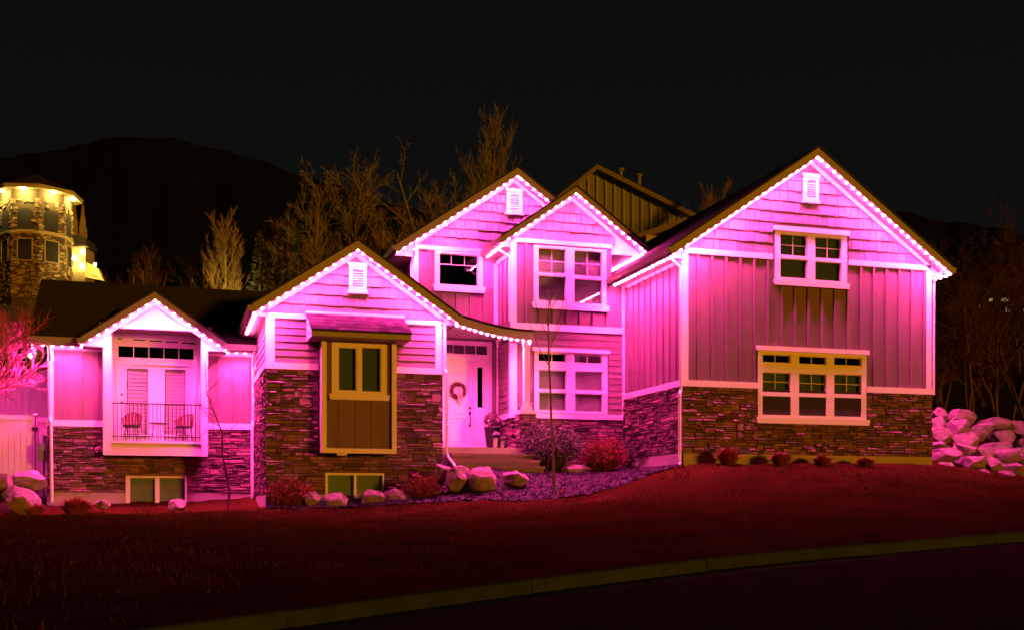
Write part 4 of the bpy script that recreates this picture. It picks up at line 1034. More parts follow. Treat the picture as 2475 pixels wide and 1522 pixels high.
boulder(232, 1208, 268, 1232, 30.6, 'tiny rock beside the dry grass clump under the balcony wing')
# boulder retaining walls on the right
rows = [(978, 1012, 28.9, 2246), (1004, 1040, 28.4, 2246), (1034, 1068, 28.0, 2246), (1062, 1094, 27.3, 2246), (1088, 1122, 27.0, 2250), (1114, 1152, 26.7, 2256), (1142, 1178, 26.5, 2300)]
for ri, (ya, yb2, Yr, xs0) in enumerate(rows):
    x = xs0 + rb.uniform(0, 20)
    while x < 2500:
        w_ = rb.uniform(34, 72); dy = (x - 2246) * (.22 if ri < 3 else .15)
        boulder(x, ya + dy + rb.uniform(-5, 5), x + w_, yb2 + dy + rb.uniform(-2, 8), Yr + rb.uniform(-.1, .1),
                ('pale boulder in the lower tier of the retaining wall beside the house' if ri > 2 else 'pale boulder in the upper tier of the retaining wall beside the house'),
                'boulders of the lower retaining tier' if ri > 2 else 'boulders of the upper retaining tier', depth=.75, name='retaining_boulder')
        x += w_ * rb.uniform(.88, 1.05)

# ------------------------------------------------------------------ planting bed with gravel
bedp = [(2.2, 27.6), (2.6, 26.9), (4.6, 26.7), (6.2, 26.15), (8.2, 25.45), (9.6, 25.2), (11.2, 25.4), (12.5, 25.9), (12.5, 29.4), (9.6, 29.4), (9.4, 28.0), (7.0, 27.75), (6.7, 28.3), (2.4, 28.3)]
def inside(x, y, P):
    c = False
    for i in range(len(P)):
        (x1, y1), (x2, y2) = P[i], P[i - 1]
        if (y1 > y) != (y2 > y) and x < (x2 - x1) * (y - y1) / (y2 - y1) + x1: c = not c
    return c
bx = np.arange(2.0, 12.8, .14); by = np.arange(25.0, 29.6, .14)
BXg, BYg = np.meshgrid(bx, by); BZg = ground_z(BXg, BYg) + .03 + np.random.RandomState(5).normal(0, .012, BXg.shape)
mb = MB(); mb.v = list(zip(BXg.ravel().tolist(), BYg.ravel().tolist(), BZg.ravel().tolist()))
nb = len(bx)
mb.f = [(j * nb + i, j * nb + i + 1, (j + 1) * nb + i + 1, (j + 1) * nb + i) for j in range(len(by) - 1) for i in range(nb - 1) if inside(bx[i] + .07, by[j] + .07, bedp)]
struct(mb.build('planting_bed', 'mulch', smooth=True))
rr = random.Random(4); mb = MB(); pts = []
while len(pts) < 5200:
    x, y = rr.uniform(2.1, 12.6), rr.uniform(25.1, 29.4)
    if inside(x, y, bedp): pts.append((x, y))
zz = ground_z([p[0] for p in pts], [p[1] for p in pts])
for (x, y), z in zip(pts, zz):
    s = rr.uniform(.014, .04); z = float(z) + .035; a = rr.uniform(0, 6)
    c, d = math.cos(a) * s, math.sin(a) * s
    mb.add([(x + c, y + d, z), (x - d, y + c, z + rr.uniform(-.005, .01)), (x - c, y - d, z), (x + d * .8, y - c * .8, z), (x + rr.uniform(-.01, .01), y, z + s * .8), (x, y, z - s)], [(0, 1, 4), (1, 2, 4), (2, 3, 4), (3, 0, 4), (1, 0, 5), (2, 1, 5), (3, 2, 5), (0, 3, 5)])
g_ = mb.build('gravel', 'gravel'); stuff(g_); tag(g_, 'purplish gravel mulch covering the planting bed before the porch', 'gravel')

# ------------------------------------------------------------------ grass blades on the lawn
rr = np.random.RandomState(11); N = 190000
gx = rr.uniform(-9, 27, N); gs = rr.uniform(0.0, 1, N) ** 0.6 * 22.5 + .1; gy = kerb_y(gx) + gs
ok = (gy < 27.2) | ((gx < 2) & (gy < 31.6)) 
ok &= ~((gx > 12.4) & (gx < 20.2) & (gy > 26.0)) & (gy < 31.6)
ok &= np.array([not inside(a, b, bedp) for a, b in zip(gx, gy)])
gx, gy = gx[ok], gy[ok]; gzv = ground_z(gx, gy); n = len(gx)
cl_ = np.sin(gx * 1.7 + 2 * np.sin(gy * .9)) * np.sin(gy * 1.3 + 1.5 * np.sin(gx * .8)) + .6 * np.sin(gx * 5.1 + gy * 3.3) * np.sin(gy * 6.2 - gx * 2.1)
h = rr.uniform(.02, .06, n) * (1 + .55 * np.clip(cl_, -1, 1.2)); a = rr.uniform(0, 6.28, n); wdt = rr.uniform(.004, .009, n); lx = rr.normal(0, .03, n); ly = rr.normal(0, .03, n)
V = np.empty((n, 3, 3)); V[:, 0] = np.c_[gx - np.cos(a) * wdt, gy - np.sin(a) * wdt, gzv - .01]; V[:, 1] = np.c_[gx + np.cos(a) * wdt, gy + np.sin(a) * wdt, gzv - .01]; V[:, 2] = np.c_[gx + lx, gy + ly, gzv + h]
mb = MB(); mb.v = [tuple(q) for q in V.reshape(-1, 3).tolist()]; mb.f = [(3 * i, 3 * i + 1, 3 * i + 2) for i in range(n)]
g_ = stuff(mb.build('grass', 'grass')); tag(g_, 'short dormant brown grass covering the front lawn', 'grass')

# ------------------------------------------------------------------ shrubs and grasses
def blade_clump(name, x, y, r_, h, nbl, m, label, cat, group=None, seed=0, droop=.5):
    rr = random.Random(seed); z = gz(x, y); t = thing(name, label, cat, (x, y, z), group); mb = MB()
    for k in range(nbl):
        a = rr.uniform(0, 2 * math.pi); q = math.sqrt(rr.random()); bx_, by_ = x + math.cos(a) * q * r_ * .35, y + math.sin(a) * q * r_ * .35
        o = rr.uniform(.3, 1.0); ex, ey = bx_ + math.cos(a) * r_ * o * q, by_ + math.sin(a) * r_ * o * q; hh = h * rr.uniform(.6, 1.05) * (1 - .45 * q * o * droop)
        wv = rr.uniform(.006, .012); px_, py_ = -math.sin(a) * wv, math.cos(a) * wv
        mx_, my_ = bx_ + (ex - bx_) * .4, by_ + (ey - by_) * .4
        mb.add([(bx_ - px_, by_ - py_, z - .03), (bx_ + px_, by_ + py_, z - .03), (mx_ + px_, my_ + py_, z + hh * .7), (mx_ - px_, my_ - py_, z + hh * .7), (ex, ey, z + hh)], [(0, 1, 2, 3), (3, 2, 4)])
    mb.build('foliage', m, t)
    mb = MB()
    for k in range(12):
        a = rr.uniform(0, 6.28); mb.tube([(x + math.cos(a) * r_ * .2, y + math.sin(a) * r_ * .2, z - .05), (x + math.cos(a) * r_ * .4, y + math.sin(a) * r_ * .4, z + h * .4)], [.01, .004], 3)
    mb.build('stems', 'dark_twig', t)
def twig_shrub(name, x, y, r_, h, nst, m, label, leaf=None, nleaf=0, seed=0, lsize=.03, m2=None, group=None):
    rr = random.Random(seed); z = gz(x, y); t = thing(name, label, 'shrub', (x, y, z), group); mb = MB(); tips = []
    for k in range(nst):
        a = rr.uniform(0, 6.28); e = rr.uniform(.15, 1) ** .6; d = Vector((math.cos(a) * r_ * e, math.sin(a) * r_ * e * .8, h * math.sqrt(max(.08, 1 - e * e * .8)) * rr.uniform(.75, 1.05)))
        b0 = Vector((x + math.cos(a) * r_ * .15 * e, y + math.sin(a) * .12 * r_, z - .05)); p1 = b0 + d * .5 + Vector((0, 0, h * .06)); p2 = b0 + d
        mb.tube([b0, p1, p2], [.011, .007, .003], 3, cap=False)
        for q in range(4):
            f = rr.uniform(.4, .95); s = b0 + d * f; mb.tube([s, s + Vector((rr.gauss(0, .09), rr.gauss(0, .09), rr.uniform(.06, .2)))], [.005, .002], 3, cap=False); 
        tips += [p1, p2, b0 + d * .75]
    mb.build('stems', m, t)
    if nleaf:
        mb = MB()
        for k in range(nleaf):
            p = rr.choice(tips) + Vector((rr.gauss(0, .08), rr.gauss(0, .08), rr.gauss(0, .08))); u = Vector((rr.gauss(0, 1), rr.gauss(0, 1), rr.gauss(0, 1))).normalized() * lsize; v = u.cross(Vector((rr.gauss(0, 1), rr.gauss(0, 1), rr.gauss(0, 1)))).normalized() * lsize * .5
            mb.add([p - u, p + v, p + u, p - v], [(0, 1, 2, 3)])
        mb.build('foliage', leaf, t)
        if m2:
            mb = MB()
            for k in range(nleaf // 8):
                p = rr.choice(tips) + Vector((rr.gauss(0, .09), rr.gauss(0, .09) - .05, rr.gauss(0, .09))); u = Vector((rr.gauss(0, 1), 0, rr.gauss(0, 1))).normalized() * .014; v = Vector((u.z, 0.4 * .014, -u.x))
                mb.add([p - u, p + v, p + u, p - v], [(0, 1, 2, 3)])
            stuff(mb.build('berries', m2, t))
for k, (xp, hpx, rp) in enumerate(((1760, 42, 38), (1887, 32, 38), (1988, 24, 33), (2092, 20, 33))):
    Yk = 25.55; blade_clump('grass_clump', X_(xp, Yk), Yk, rp / 95., hpx / 92. + .06, 900, 'dry_grass',
        ['tallest dry reddish grass clump beside the garage-side downspout wall', 'second dry reddish grass clump along the concrete base of the right gable', 'third dry reddish grass clump along the concrete base of the right gable', 'smallest dry reddish grass clump along the concrete base of the right gable'][k],
        'grass clump', 'dry grass clumps along the right gable wall', 70 + k, 1.0)
blade_clump('grass_clump', X_(184, 30.6), 30.6, .55, .5, 1500, 'dry_grass', 'wide drooping dry grass clump between the downspout and basement window', 'grass clump', seed=81, droop=1)
blade_clump('grass_clump', X_(84, 30.2), 30.2, .35, .42, 900, 'dry_grass', 'dry grass clump in front of the broad pale boulder by the downspout', 'grass clump', seed=82, droop=.8)
twig_shrub('red_twig_shrub', X_(702, 27.6), 27.6, .55, .78, 170, 'red_twig', 'leafless red twig shrub at the stone corner of the awning gable', 'dry_grass', 1500, 83, .03)
twig_shrub('red_twig_shrub', X_(1019, 27.3), 27.3, .46, .62, 150, 'red_twig', 'low red twig shrub beside the round boulder under the downspout', 'dry_grass', 1200, 84, .03)
twig_shrub('berry_shrub', X_(1335, 28.6), 28.6, .78, 1.35, 240, 'dark_twig', 'large dark berry shrub behind the young staked tree', 'shrub_leaf', 5200, 85, .035, 'berry_leaf')
twig_shrub('round_shrub', X_(1458, 28.4), 28.4, .60, .98, 420, 'red_twig', 'dense rounded dark red shrub beneath the lower paired windows', 'red_twig', 5200, 86, .03)
twig_shrub('dark_shrub', X_(1518, 28.8), 28.8, .26, .85, 70, 'dark_twig', 'narrow dark shrub between the rounded red shrub and the stone side wall', 'shrub_leaf', 1200, 87, .03)

# ------------------------------------------------------------------ trees
def grow(mb, tw, p, d, L_, r_, lv, rr, P):
    n = P['seg'][min(lv, len(P['seg']) - 1)]; pts = [p]; rad = [r_]; cur = d.normalized(); q = p
    for i in range(n):
        cur = (cur + Vector((rr.gauss(0, 1), rr.gauss(0, 1), rr.gauss(0, 1))) * P['wob'] + Vector((0, 0, P['up'])) * (1 if lv else .3)).normalized()
        q = q + cur * (L_ / n); pts.append(q); rad.append(r_ * (1 - .75 * (i + 1) / n))
    (mb if lv < P['tl'] else tw).tube(pts, rad, 5 if lv == 0 else (4 if lv == 1 else 3), cap=False)
    if lv >= P['lev']: return
    k = P['kids'][min(lv, len(P['kids']) - 1)]
    for i in range(k):
        f = P['f0'] + (1 - P['f0']) * (i + rr.random() * .8) / k if lv == 0 else rr.uniform(.2, 1.0)
        j = min(int(f * n), n - 1); b = pts[j].lerp(pts[j + 1], f * n - j); ax = (pts[j + 1] - pts[j]).normalized()
        s = Vector((rr.gauss(0, 1), rr.gauss(0, 1), rr.gauss(0, 1))); s = (s - ax * s.dot(ax)).normalized()
        an = rr.uniform(*P['ang']); nd = ax * math.cos(an) + s * math.sin(an)
        ll = L_ * rr.uniform(*P['len']) * ((1.15 - .75 * f) if lv == 0 else 1)
        grow(mb, tw, b, nd, ll, max(rad[j] * .6, P.get('rm', .004)) if lv else max(rad[j] * .45, .012), lv + 1, rr, P)
def tree(name, x, y, h, label, P, m='bark', m2='twig', seed=0, r0=None, lean=(0, 0), group=None, z=None, cat='tree'):
    z = gz(x, y) if z is None else z; t = thing(name, label, cat, (x, y, z), group); rr = random.Random(seed); mb, tw = MB(), MB()
    for st in range(P.get('stems', 1)):
        a = rr.uniform(0, 6.28); o = P.get('spread', 0)
        d = Vector((lean[0] + math.cos(a) * o, lean[1] + math.sin(a) * o, 1))
        grow(mb, tw, Vector((x + math.cos(a) * o * .4, y + math.sin(a) * o * .4, z - .1)), d, h * rr.uniform(.85, 1.0) if st else h, r0 or h * .016, 0, rr, P)
    mb.build('trunk', m, t)
    if tw.v: tw.build('crown', m2, t)
    return t
PB = dict(rm=.009, seg=[9, 5, 4, 3], wob=.07, up=.05, kids=[30, 11, 7], lev=3, tl=2, f0=.18, ang=(.45, .85), len=(.28, .46))
PCOL = dict(rm=.009, seg=[9, 5, 4, 3], wob=.05, up=.14, kids=[60, 11, 6], lev=3, tl=2, f0=.08, ang=(.32, .62), len=(.28, .44))
PMUL = dict(rm=.009, seg=[8, 5, 4, 3], wob=.10, up=.05, kids=[15, 9, 6], lev=3, tl=2, f0=.3, ang=(.4, .8), len=(.25, .42), stems=5, spread=.35)
def tpos(xp, Y): return X_(xp, Y), Y
def htop(xp, yp, Y): return Z_(xp, yp, Y) - gz(X_(xp, Y), Y)
gt = 'bare winter trees on the slope behind the house'
specs = [(530, 472, 47, PCOL, 'twig_brown', 'narrow columnar bare tree with golden twigs standing alone behind the low roof'),
         (652, 480, 52, PCOL, 'twig_dark', 'dim columnar bare tree between the golden columnar tree and evergreens'),
         (745, 405, 50, PB, 'twig', 'tall bare tree with fine upright twigs behind the dark evergreens'),
         (825, 362, 52, PB, 'twig', 'tall fan-shaped bare tree rising beside the pale-branched tree'),
         (955, 345, 44, PB, 'twig', 'pale-branched bare tree with spreading limbs above the awning gable'),
         (905, 470, 42, PMUL, 'twig_brown', 'low many-stemmed bare tree just behind the peak of the awning gable'),
         (1075, 285, 54, PB, 'twig', 'thin sparse bare tree with forked top behind the rear gable slope'),
         (1172, 228, 54, PCOL, 'twig', 'tallest slender bare tree behind the rear upper gable'),
         (1125, 400, 46, PMUL, 'twig_brown', 'bushy amber bare tree close behind the rear gable slope'),
         (1632, 395, 50, PCOL, 'twig_brown', 'faint slender bare tree in front of the tan house on the slope'),
         (1010, 520, 41, PMUL, 'twig', 'small many-stemmed bare tree tucked between the two gable roofs'),
         (300, 600, 50, PMUL, 'twig_dark', 'dark scrubby bare tree behind the low roof ridge near the stone turret'),
         (360, 570, 56, PMUL, 'twig_dark', 'taller dim scrubby tree on the slope between turret and golden columnar tree'),
         (60, 640, 48, PMUL, 'twig_brown', 'scrubby bare tree in front of the foot of the stone turret'),
         (-10, 600, 50, PMUL, 'twig_brown', 'bare tree partly hiding the outer side of the stone turret'),
         (590, 560, 50, PMUL, 'twig_dark', 'dark bare tree close beside the golden columnar tree'),
         (420, 590, 52, PMUL, 'twig_dark', 'dark scrubby bare tree behind the low roof ridge near the small lamp')]
for k, (xp, yp, Yt, P, m2, lb) in enumerate(specs):
    x, y = tpos(xp, Yt); P = dict(P)
    if k == 6: P['kids'] = [14, 6, 4]
    tree('bare_tree', x, y, htop(xp, yp, Yt) * (.80 if P['up'] > .1 else .86), lb, P, 'bark_pale', m2, 200 + k, group=gt)
# conifers behind the roof
def conifer(xp, yp, Y, r_, label, seed):
    x, y = tpos(xp, Y); z = gz(x, y); h = Z_(xp, yp, Y) - z; t = thing('evergreen_tree', label, 'tree', (x, y, z), 'dark evergreens behind the low roof'); rr = random.Random(seed)
    mb = MB(); mb.tube([(x, y, z - .1), (x, y, z + h)], [.12, .01], 6); mb.build('trunk', 'bark', t); mb = MB()
    for k in range(2600):
        f = rr.random() ** .7; zz_ = z + h * (1 - f * .95); q = r_ * f * rr.uniform(.5, 1.0) * (0.85 + .3 * math.sin(zz_ * 5 + seed)); a = rr.uniform(0, 6.28)
        p = Vector((x + math.cos(a) * q, y + math.sin(a) * q, zz_)); d = Vector((math.cos(a), math.sin(a), rr.uniform(-.4, .5))).normalized() * rr.uniform(.12, .24); e = Vector((-math.sin(a), math.cos(a), rr.gauss(0, .4))).normalized() * .05
        mb.add([p - e, p + d, p + e], [(0, 1, 2)])
    mb.build('crown', 'needle', t)
conifer(628, 560, 46, 1.2, 'dark green evergreen beside the golden columnar tree', 1)
conifer(682, 545, 47, 1.1, 'pointed dark green evergreen in the middle of the evergreen group', 2)
conifer(722, 540, 45, 1.2, 'dark green evergreen nearest the awning gable', 3)
# right-hand woodland
POAK = dict(rm=.008, seg=[8, 5, 4, 3], wob=.16, up=.03, kids=[14, 9, 7], lev=3, tl=2, f0=.3, ang=(.4, .9), len=(.28, .5), stems=2, spread=.25)
for k, (xp, yp, Yt) in enumerate(((2290, 560, 42), (2345, 520, 46), (2395, 575, 41), (2440, 545, 45), (2490, 560, 42), (2270, 640, 50), (2380, 610, 52), (2460, 640, 50), (2530, 590, 47), (2320, 690, 38.5), (2425, 700, 39))):
    x, y = tpos(xp, Yt)
    tree('scrub_oak', x, y, htop(xp, yp, Yt), ('bare crooked scrub oak on the dark bank just behind the boulder wall' if Yt < 40 else 'bare crooked scrub oak half-way up the dark bank behind the boulder wall' if Yt < 49 else 'bare crooked scrub oak high on the bank close to the distant lit house'), POAK, 'twig_dark', 'twig_dark', 300 + k, group='scrub oaks on the bank', r0=.10)
# pink-lit tree by the fence, young trees in front
PL_ = dict(rm=.010, seg=[7, 6, 4, 3], wob=.10, up=.06, kids=[20, 11, 7], lev=3, tl=2, f0=.42, ang=(.45, .85), len=(.32, .5))
mat('lit_bark', (0.42, 0.10, 0.17), 0.8, 0.2, 10, isl=.3)  # pink lamp light tinted into the bark colour
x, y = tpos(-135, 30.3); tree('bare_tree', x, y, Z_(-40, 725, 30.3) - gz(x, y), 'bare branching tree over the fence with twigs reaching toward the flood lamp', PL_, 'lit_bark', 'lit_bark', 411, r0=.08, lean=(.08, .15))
PY = dict(seg=[10, 7, 4], wob=.03, up=.16, kids=[8, 4], lev=2, tl=1, f0=.66, ang=(.6, .9), len=(.4, .55))
x, y = tpos(1340, 25.9); tree('young_tree', x, y, Z_(1340, 715, 25.9) - gz(x, y), 'slim young tree with upswept bare twigs in the planting bed', PY, 'bark_young', 'bark_young', 421, r0=.045)
PC2 = dict(seg=[16, 7, 5], wob=.16, up=.10, kids=[9, 4], lev=2, tl=1, f0=.42, ang=(.6, 1.2), len=(.22, .36))
x, y = tpos(552, 31.0); tree('young_tree', x, y, Z_(552, 845, 31.0) - gz(x, y), 'crooked young bare tree in front of the wall beside the balcony', PC2, 'dark_twig', 'dark_twig', 437, r0=.035)

# ------------------------------------------------------------------ tan house on the slope behind
s_ = math.sin(TH); c_ = math.cos(TH)
def camv(r, d): return Vector((r * c_ + d * s_, -r * s_ + d * c_, 0))
def cpt(x, y, d): r = (x - CX) / F_PX * d; q = camv(r, d); q.z = EYE + (HY - y) / F_PX * d; return q
ap = cpt(1447, 402, 59); e = camv(.89, -.45); bk_ = camv(.45, .89)
t = thing('neighbour_house', 'tan board-sided gabled house on the slope behind the dormers', 'house', (ap.x, ap.y, ap.z - 7)); pit = .60; hw = 5.0
mb = MB()
def nq(a, b, z): q = ap + e * a + bk_ * b; return (q.x, q.y, ap.z + z)
mb.add([nq(-hw, 0, -pit * hw), nq(0, 0, -.1), nq(hw, 0, -pit * hw), nq(hw, 0, -8), nq(-hw, 0, -8)], [(0, 1, 2, 3, 4)])
mb.add([nq(hw, 0, -pit * hw), nq(hw, 12, -pit * hw), nq(hw, 12, -8), nq(hw, 0, -8)], [(0, 1, 2, 3)])
mb.add([nq(-hw, 0, -pit * hw), nq(-hw, 12, -pit * hw), nq(-hw, 12, -8), nq(-hw, 0, -8)], [(0, 1, 2, 3)]); mb.build('wall', 'far_wall', t)
k = -hw + .4
while k < hw:
    zt = -pit * abs(k) - .15; mb = MB(); a = nq(k - .04, -.03, -7.5); b = nq(k + .04, -.03, -7.5); c2 = nq(k + .04, -.03, zt); d2 = nq(k - .04, -.03, zt)
    mb.add([a, b, c2, d2, nq(k - .04, 0, -7.5), nq(k + .04, 0, -7.5), nq(k + .04, 0, zt), nq(k - .04, 0, zt)], [(0, 1, 2, 3), (0, 4, 5, 1), (1, 5, 6, 2), (2, 6, 7, 3), (3, 7, 4, 0)]); mb.build('batten', 'far_wall', t); k += .5
mb = MB()
for sg in (-1, 1):
    mb.slab([nq(0, -.14, .1), nq(0, 12.5, .1), nq(sg * (hw + .6), 12.5, -pit * (hw + .6) + .1), nq(sg * (hw + .6), -.14, -pit * (hw + .6) + .1)], .15)
rfn = mb.build('roof', 'far_roof', t)
for sg in (-1, 1):
    mb = MB(); mb.slab([nq(0, -.20, .05), nq(0, -.14, .05), nq(sg * (hw + .6), -.14, -pit * (hw + .6) + .05), nq(sg * (hw + .6), -.20, -pit * (hw + .6) + .05)], .26); mb.build('fascia', 'far_trim', rfn)
for f, zz in ((.18, .35), (.42, .8)):
    q = nq(0.4, 12 * f, -.1); mb = MB(); mb.tube([q, (q[0], q[1], q[2] + zz)], .11, 8); mb.lathe((q[0], q[1], q[2] + zz), [(.12, 0), (.2, .03), (.2, .12), (.05, .2)], 8); mb.build('roof_vent', 'grey_metal', rfn)
mb = MB()    # lower porch roof across the gable
mb.slab([nq(.6, -2.4, -5.0), nq(hw + .6, -2.4, -3.9), nq(hw + .6, -.05, -3.2), nq(.6, -.05, -4.3)], .28); mb.build('lower_roof', 'far_roof', t)
mb = MB(); mb.slab([nq(.6, -2.46, -5.0), nq(hw + .6, -2.46, -3.9), nq(hw + .6, -2.4, -3.9), nq(.6, -2.4, -5.0)], .3); mb.build('lower_fascia', 'far_trim', t)
mb = MB(); a = nq(hw - 1.3, -2.0, 0); mb.box(a[0] - .5, a[0] + .5, a[1] - .4, a[1] + .4, ap.z - 6.2, ap.z - 4.6); mb.build('wall_box', 'far_trim', t)

# ------------------------------------------------------------------ tower house on the far left
DT = 88.0; tc = cpt(88, 665, DT); zb = tc.z; ppm = F_PX / DT
def zt(y): return EYE + (HY - y) / F_PX * (DT - 2.2)
t = thing('tower_house', 'stone turret house with warm soffit lamps on the far left slope', 'house', (tc.x, tc.y, zb - 4))
NS = 8; rt = 2.65; ang0 = R(22.5) - TH + R(4)
def oct(r_, z): return [(tc.x + r_ * math.cos(ang0 + k * math.pi / 4), tc.y + r_ * math.sin(ang0 + k * math.pi / 4), z) for k in range(8)]
def prism(mb, r0, z0, r1, z1): mb.add(oct(r0, z0) + oct(r1, z1), [tuple(range(7, -1, -1)), tuple(range(8, 16))] + [(i, (i + 1) % 8, 8 + (i + 1) % 8, 8 + i) for i in range(8)])
z_e, z_top = zt(478), zt(447)
mb = MB(); prism(mb, rt, zb - 5, rt, z_e + .6); mb.build('wall', 'tower_mortar', t)
mb = MB(); prism(mb, rt + .75, z_e + .55, rt + .85, z_e + .8); mb.build('eave', 'far_trim', t)
mb = MB(); prism(mb, rt + .8, z_e + .81, .2, z_e + 2.4); mb.build('roof', 'far_roof', t)
mb = MB(); prism(mb, rt + .12, zt(566), rt + .12, zt(560)); mb.build('belt', 'far_trim', t)
for k in range(8):
    a = ang0 + (k + .5) * math.pi / 4; nrm = Vector((math.cos(a), math.sin(a), 0)); tg = Vector((-nrm.y, nrm.x, 0)); rin = rt * math.cos(math.pi / 8)
    if nrm.y > .35: continue
    Fk = Fr(Vector((tc.x, tc.y, 0)) + nrm * rin, tg, nrm)
    hw_ = .52
    wl = [(-hw_, zt(558)), (hw_, zt(558))] + [(hw_ * math.cos(R(q)), zt(515) + .3 * math.sin(R(q))) for q in range(0, 181, 30)]
    mb = MB(); mb.fpoly(Fk, wl, .02, .05); wnd = mb.build('window', 'dark_room', t)
    mb = MB(); mb.fbox(Fk, -hw_ - .1, hw_ + .1, zt(562), zt(558), .02, .14); mb.build('sill', 'far_trim', wnd)
    mb = MB(); mb.fbox(Fk, -hw_, hw_, zt(630), zt(580), .02, .05); w2 = mb.build('window', 'dark_room', t)
    mb = MB(); 
    for q in rmin((-hw_ - .07, hw_ + .07, zt(632), zt(578)), [(-hw_, hw_, zt(630), zt(580))]): mb.fbox(Fk, *q, .02, .09)
    mb.build('frame', 'far_trim', w2)
    # individually laid stones around the windows
    rr = random.Random(60 + k); mb = MB()
    for q in range(300):
        u = rr.uniform(-1.05, 1.05); v = rr.uniform(zt(720), zt(482)); s = rr.uniform(.06, .17)
        if abs(u) < hw_ + .12 and (zt(562) < v < zt(500) or zt(632) < v < zt(577)): continue
        mb.fbox(Fk, u - s, u + s, v - s * .45, v + s * .45, .0, rr.uniform(.02, .07))
    stuff(mb.build('rubble_stone', 'tower_stone', t))
    lp = Fk.p(0, z_e + .50, .42); mb = MB(); mb.lathe(lp, [(.03, .05), (.11, .04), (.13, -.02), (.1, -.05)], 8); mb.build('soffit_lamp', 'warm_lamp', t)
# lower wing at its right, lit from below its eave
lw = MB(); a = cpt(150, 560, DT + 3); b = cpt(206, 560, DT + 3)
Fw = Fr(a, (b - a).normalized(), camv(0, -1)); Lw = (b - a).length
def zw(y): return (HY - y) / F_PX * (DT + 3) + EYE - a.z
lw.fbox(Fw, 0, Lw, zw(690), zw(598), -2, 0); lw.build('wing_wall', 'tower_stone', t)
mb = MB(); mb.fpoly(Fw, [(-.2, zw(598)), (Lw + .3, zw(598)), (Lw + .1, zw(578)), (.4, zw(566))], -2, .4); mb.build('wing_roof', 'far_roof', t)
for u, y in ((.3, 608), (Lw * .55, 626), (Lw - .12, 610), (Lw * .3, 645), (Lw - .2, 645)):
    p = Fw.p(u, zw(y), .16); mb = MB(); mb.lathe(p, [(.03, .16), (.1, .13), (.12, 0), (.05, -.14)], 8); mb.build('wall_lamp', 'wing_lamp', t)
aw_ = cpt(226, 655, DT + 1); mb = MB(); mb.fpoly(Fr(aw_, camv(1, 0), camv(0, -1)), [(-.5, -.6), (1.0, -.9), (.5, .1), (-.35, .6)], 0, .5); mb.build('gable_end', 'far_trim', t)
p = cpt(230, 640, DT - 1); mb = MB(); mb.lathe(p, [(.03, .1), (.08, .08), (.09, 0), (.03, -.1)], 8); mb.build('wall_lamp', 'warm_lamp', t)
for k, (xp, yp, lb) in enumerate(((178, 480, 'tall flame-shaped conifer glowing beside the stone turret'), (200, 500, 'shorter pointed conifer right of the stone turret'))):
    q = cpt(xp, yp, DT + 6.5); zg = gz(q.x, q.y); hgt = q.z - zb + 2; t2 = thing('cypress', lb, 'tree', (q.x, q.y, zb - 2)); rr = random.Random(900 + k); mb = MB()
    for i in range(1400):
        f = rr.random(); r_ = .75 * math.sin(math.pi * min(1, f * .9 + .1)) ** .7 * (1 - f * .6) * rr.uniform(.6, 1); an = rr.uniform(0, 6.28); pp = Vector((q.x + math.cos(an) * r_, q.y + math.sin(an) * r_, zb - 2 + hgt * f))
        mb.add([pp + Vector((-.05, 0, 0)), pp + Vector((.05, 0, 0)), pp + Vector((rr.gauss(0, .03), 0, .4))], [(0, 1, 2)])
    mb.build('crown', 'twig_brown', t2); mb = MB(); mb.tube([(q.x, q.y, zb - 2.2), (q.x, q.y, zb - 2 + hgt * .9)], [.12, .02], 5); mb.build('trunk', 'bark', t2)
# lamp at the golden columnar tree
x, y = tpos(556, 45.2); zl = Z_(556, 704, 45.2)
t = thing('garden_lamp', 'small warm uplight at the foot of the golden columnar tree', 'lamp', (x, y, gz(x, y)))
mb = MB(); mb.tube([(x, y, gz(x, y) - .05), (x, y, zl - .1)], .03, 6); mb.build('post', 'black_metal', t)
mb = MB(); mb.lathe((x, y, zl - .1), [(.02, 0), (.05, .03), (.055, .08), (.03, .1)], 8); mb.build('lamp_head', 'warm_lamp', t)
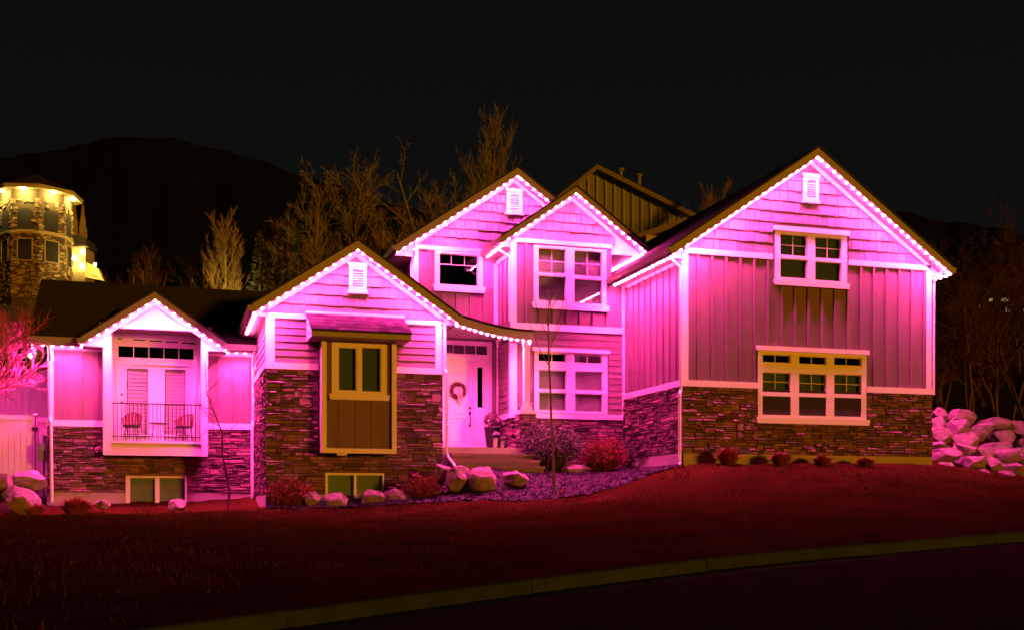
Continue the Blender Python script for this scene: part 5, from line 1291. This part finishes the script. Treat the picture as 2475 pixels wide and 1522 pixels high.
# far house lights through the right-hand trees
q = cpt(2430, 745, 120)
t = thing('distant_house', 'distant dark house with lit windows glimpsed through the scrub oaks', 'house', (q.x, q.y, q.z - 4))
Fq = Fr(q, camv(1, 0), camv(0, -1)); mb = MB(); mb.fpoly(Fq, [(-6, -4), (5, -4), (5, 1.5), (-.5, 4), (-6, 1.5)], -4, 0); mb.build('wall', 'far_roof', t)
for u, v, a, b in ((-3.1, .2, .7, .35), (0.3, -.1, .55, .6), (.0, .9, .9, .35), (2.2, -.1, .5, .4), (-1.6, .9, .4, .3)):
    mb = MB(); mb.fbox(Fq, u - a / 2, u + a / 2, v - b / 2, v + b / 2, .01, .03); mb.build('window', 'far_window', t)

# ------------------------------------------------------------------ mountains
def ridge(name, prof, d, base_y, seed, depth=220, m='hillside'):
    rr = random.Random(seed); mb = MB(); xs_ = np.linspace(prof[0][0], prof[-1][0], 140); ys_ = np.interp(xs_, [p[0] for p in prof], [p[1] for p in prof])
    nr = 14; k0 = 0
    for j in range(nr):
        f = j / (nr - 1)
        for i, (x, y) in enumerate(zip(xs_, ys_)):
            yy = base_y + (y - base_y) * f; dd = d - depth * (1 - f)
            q = cpt(x, yy, dd); nzv = mnoise.noise(Vector((x * .013, f * 4, seed))) * 5 + mnoise.noise(Vector((x * .05, f * 12, seed))) * 2
            mb.v.append((q.x, q.y, q.z + nzv * (.35 if f > .95 else 1)))
    n_ = len(xs_); mb.f = [(j * n_ + i, j * n_ + i + 1, (j + 1) * n_ + i + 1, (j + 1) * n_ + i) for j in range(nr - 1) for i in range(n_ - 1)]
    return struct(mb.build(name, m, smooth=True))
ridge('mountain', [(-500, 430), (-200, 400), (0, 382), (150, 360), (250, 338), (330, 330), (430, 340), (540, 362), (640, 395), (720, 425), (820, 450), (980, 500), (1200, 560), (1500, 640), (1900, 760)], 520, 900, 3)
ridge('mountain', [(1500, 640), (1700, 520), (1800, 500), (1950, 515), (2100, 512), (2230, 522), (2330, 540), (2475, 565), (2700, 600), (3000, 640)], 420, 900, 9)
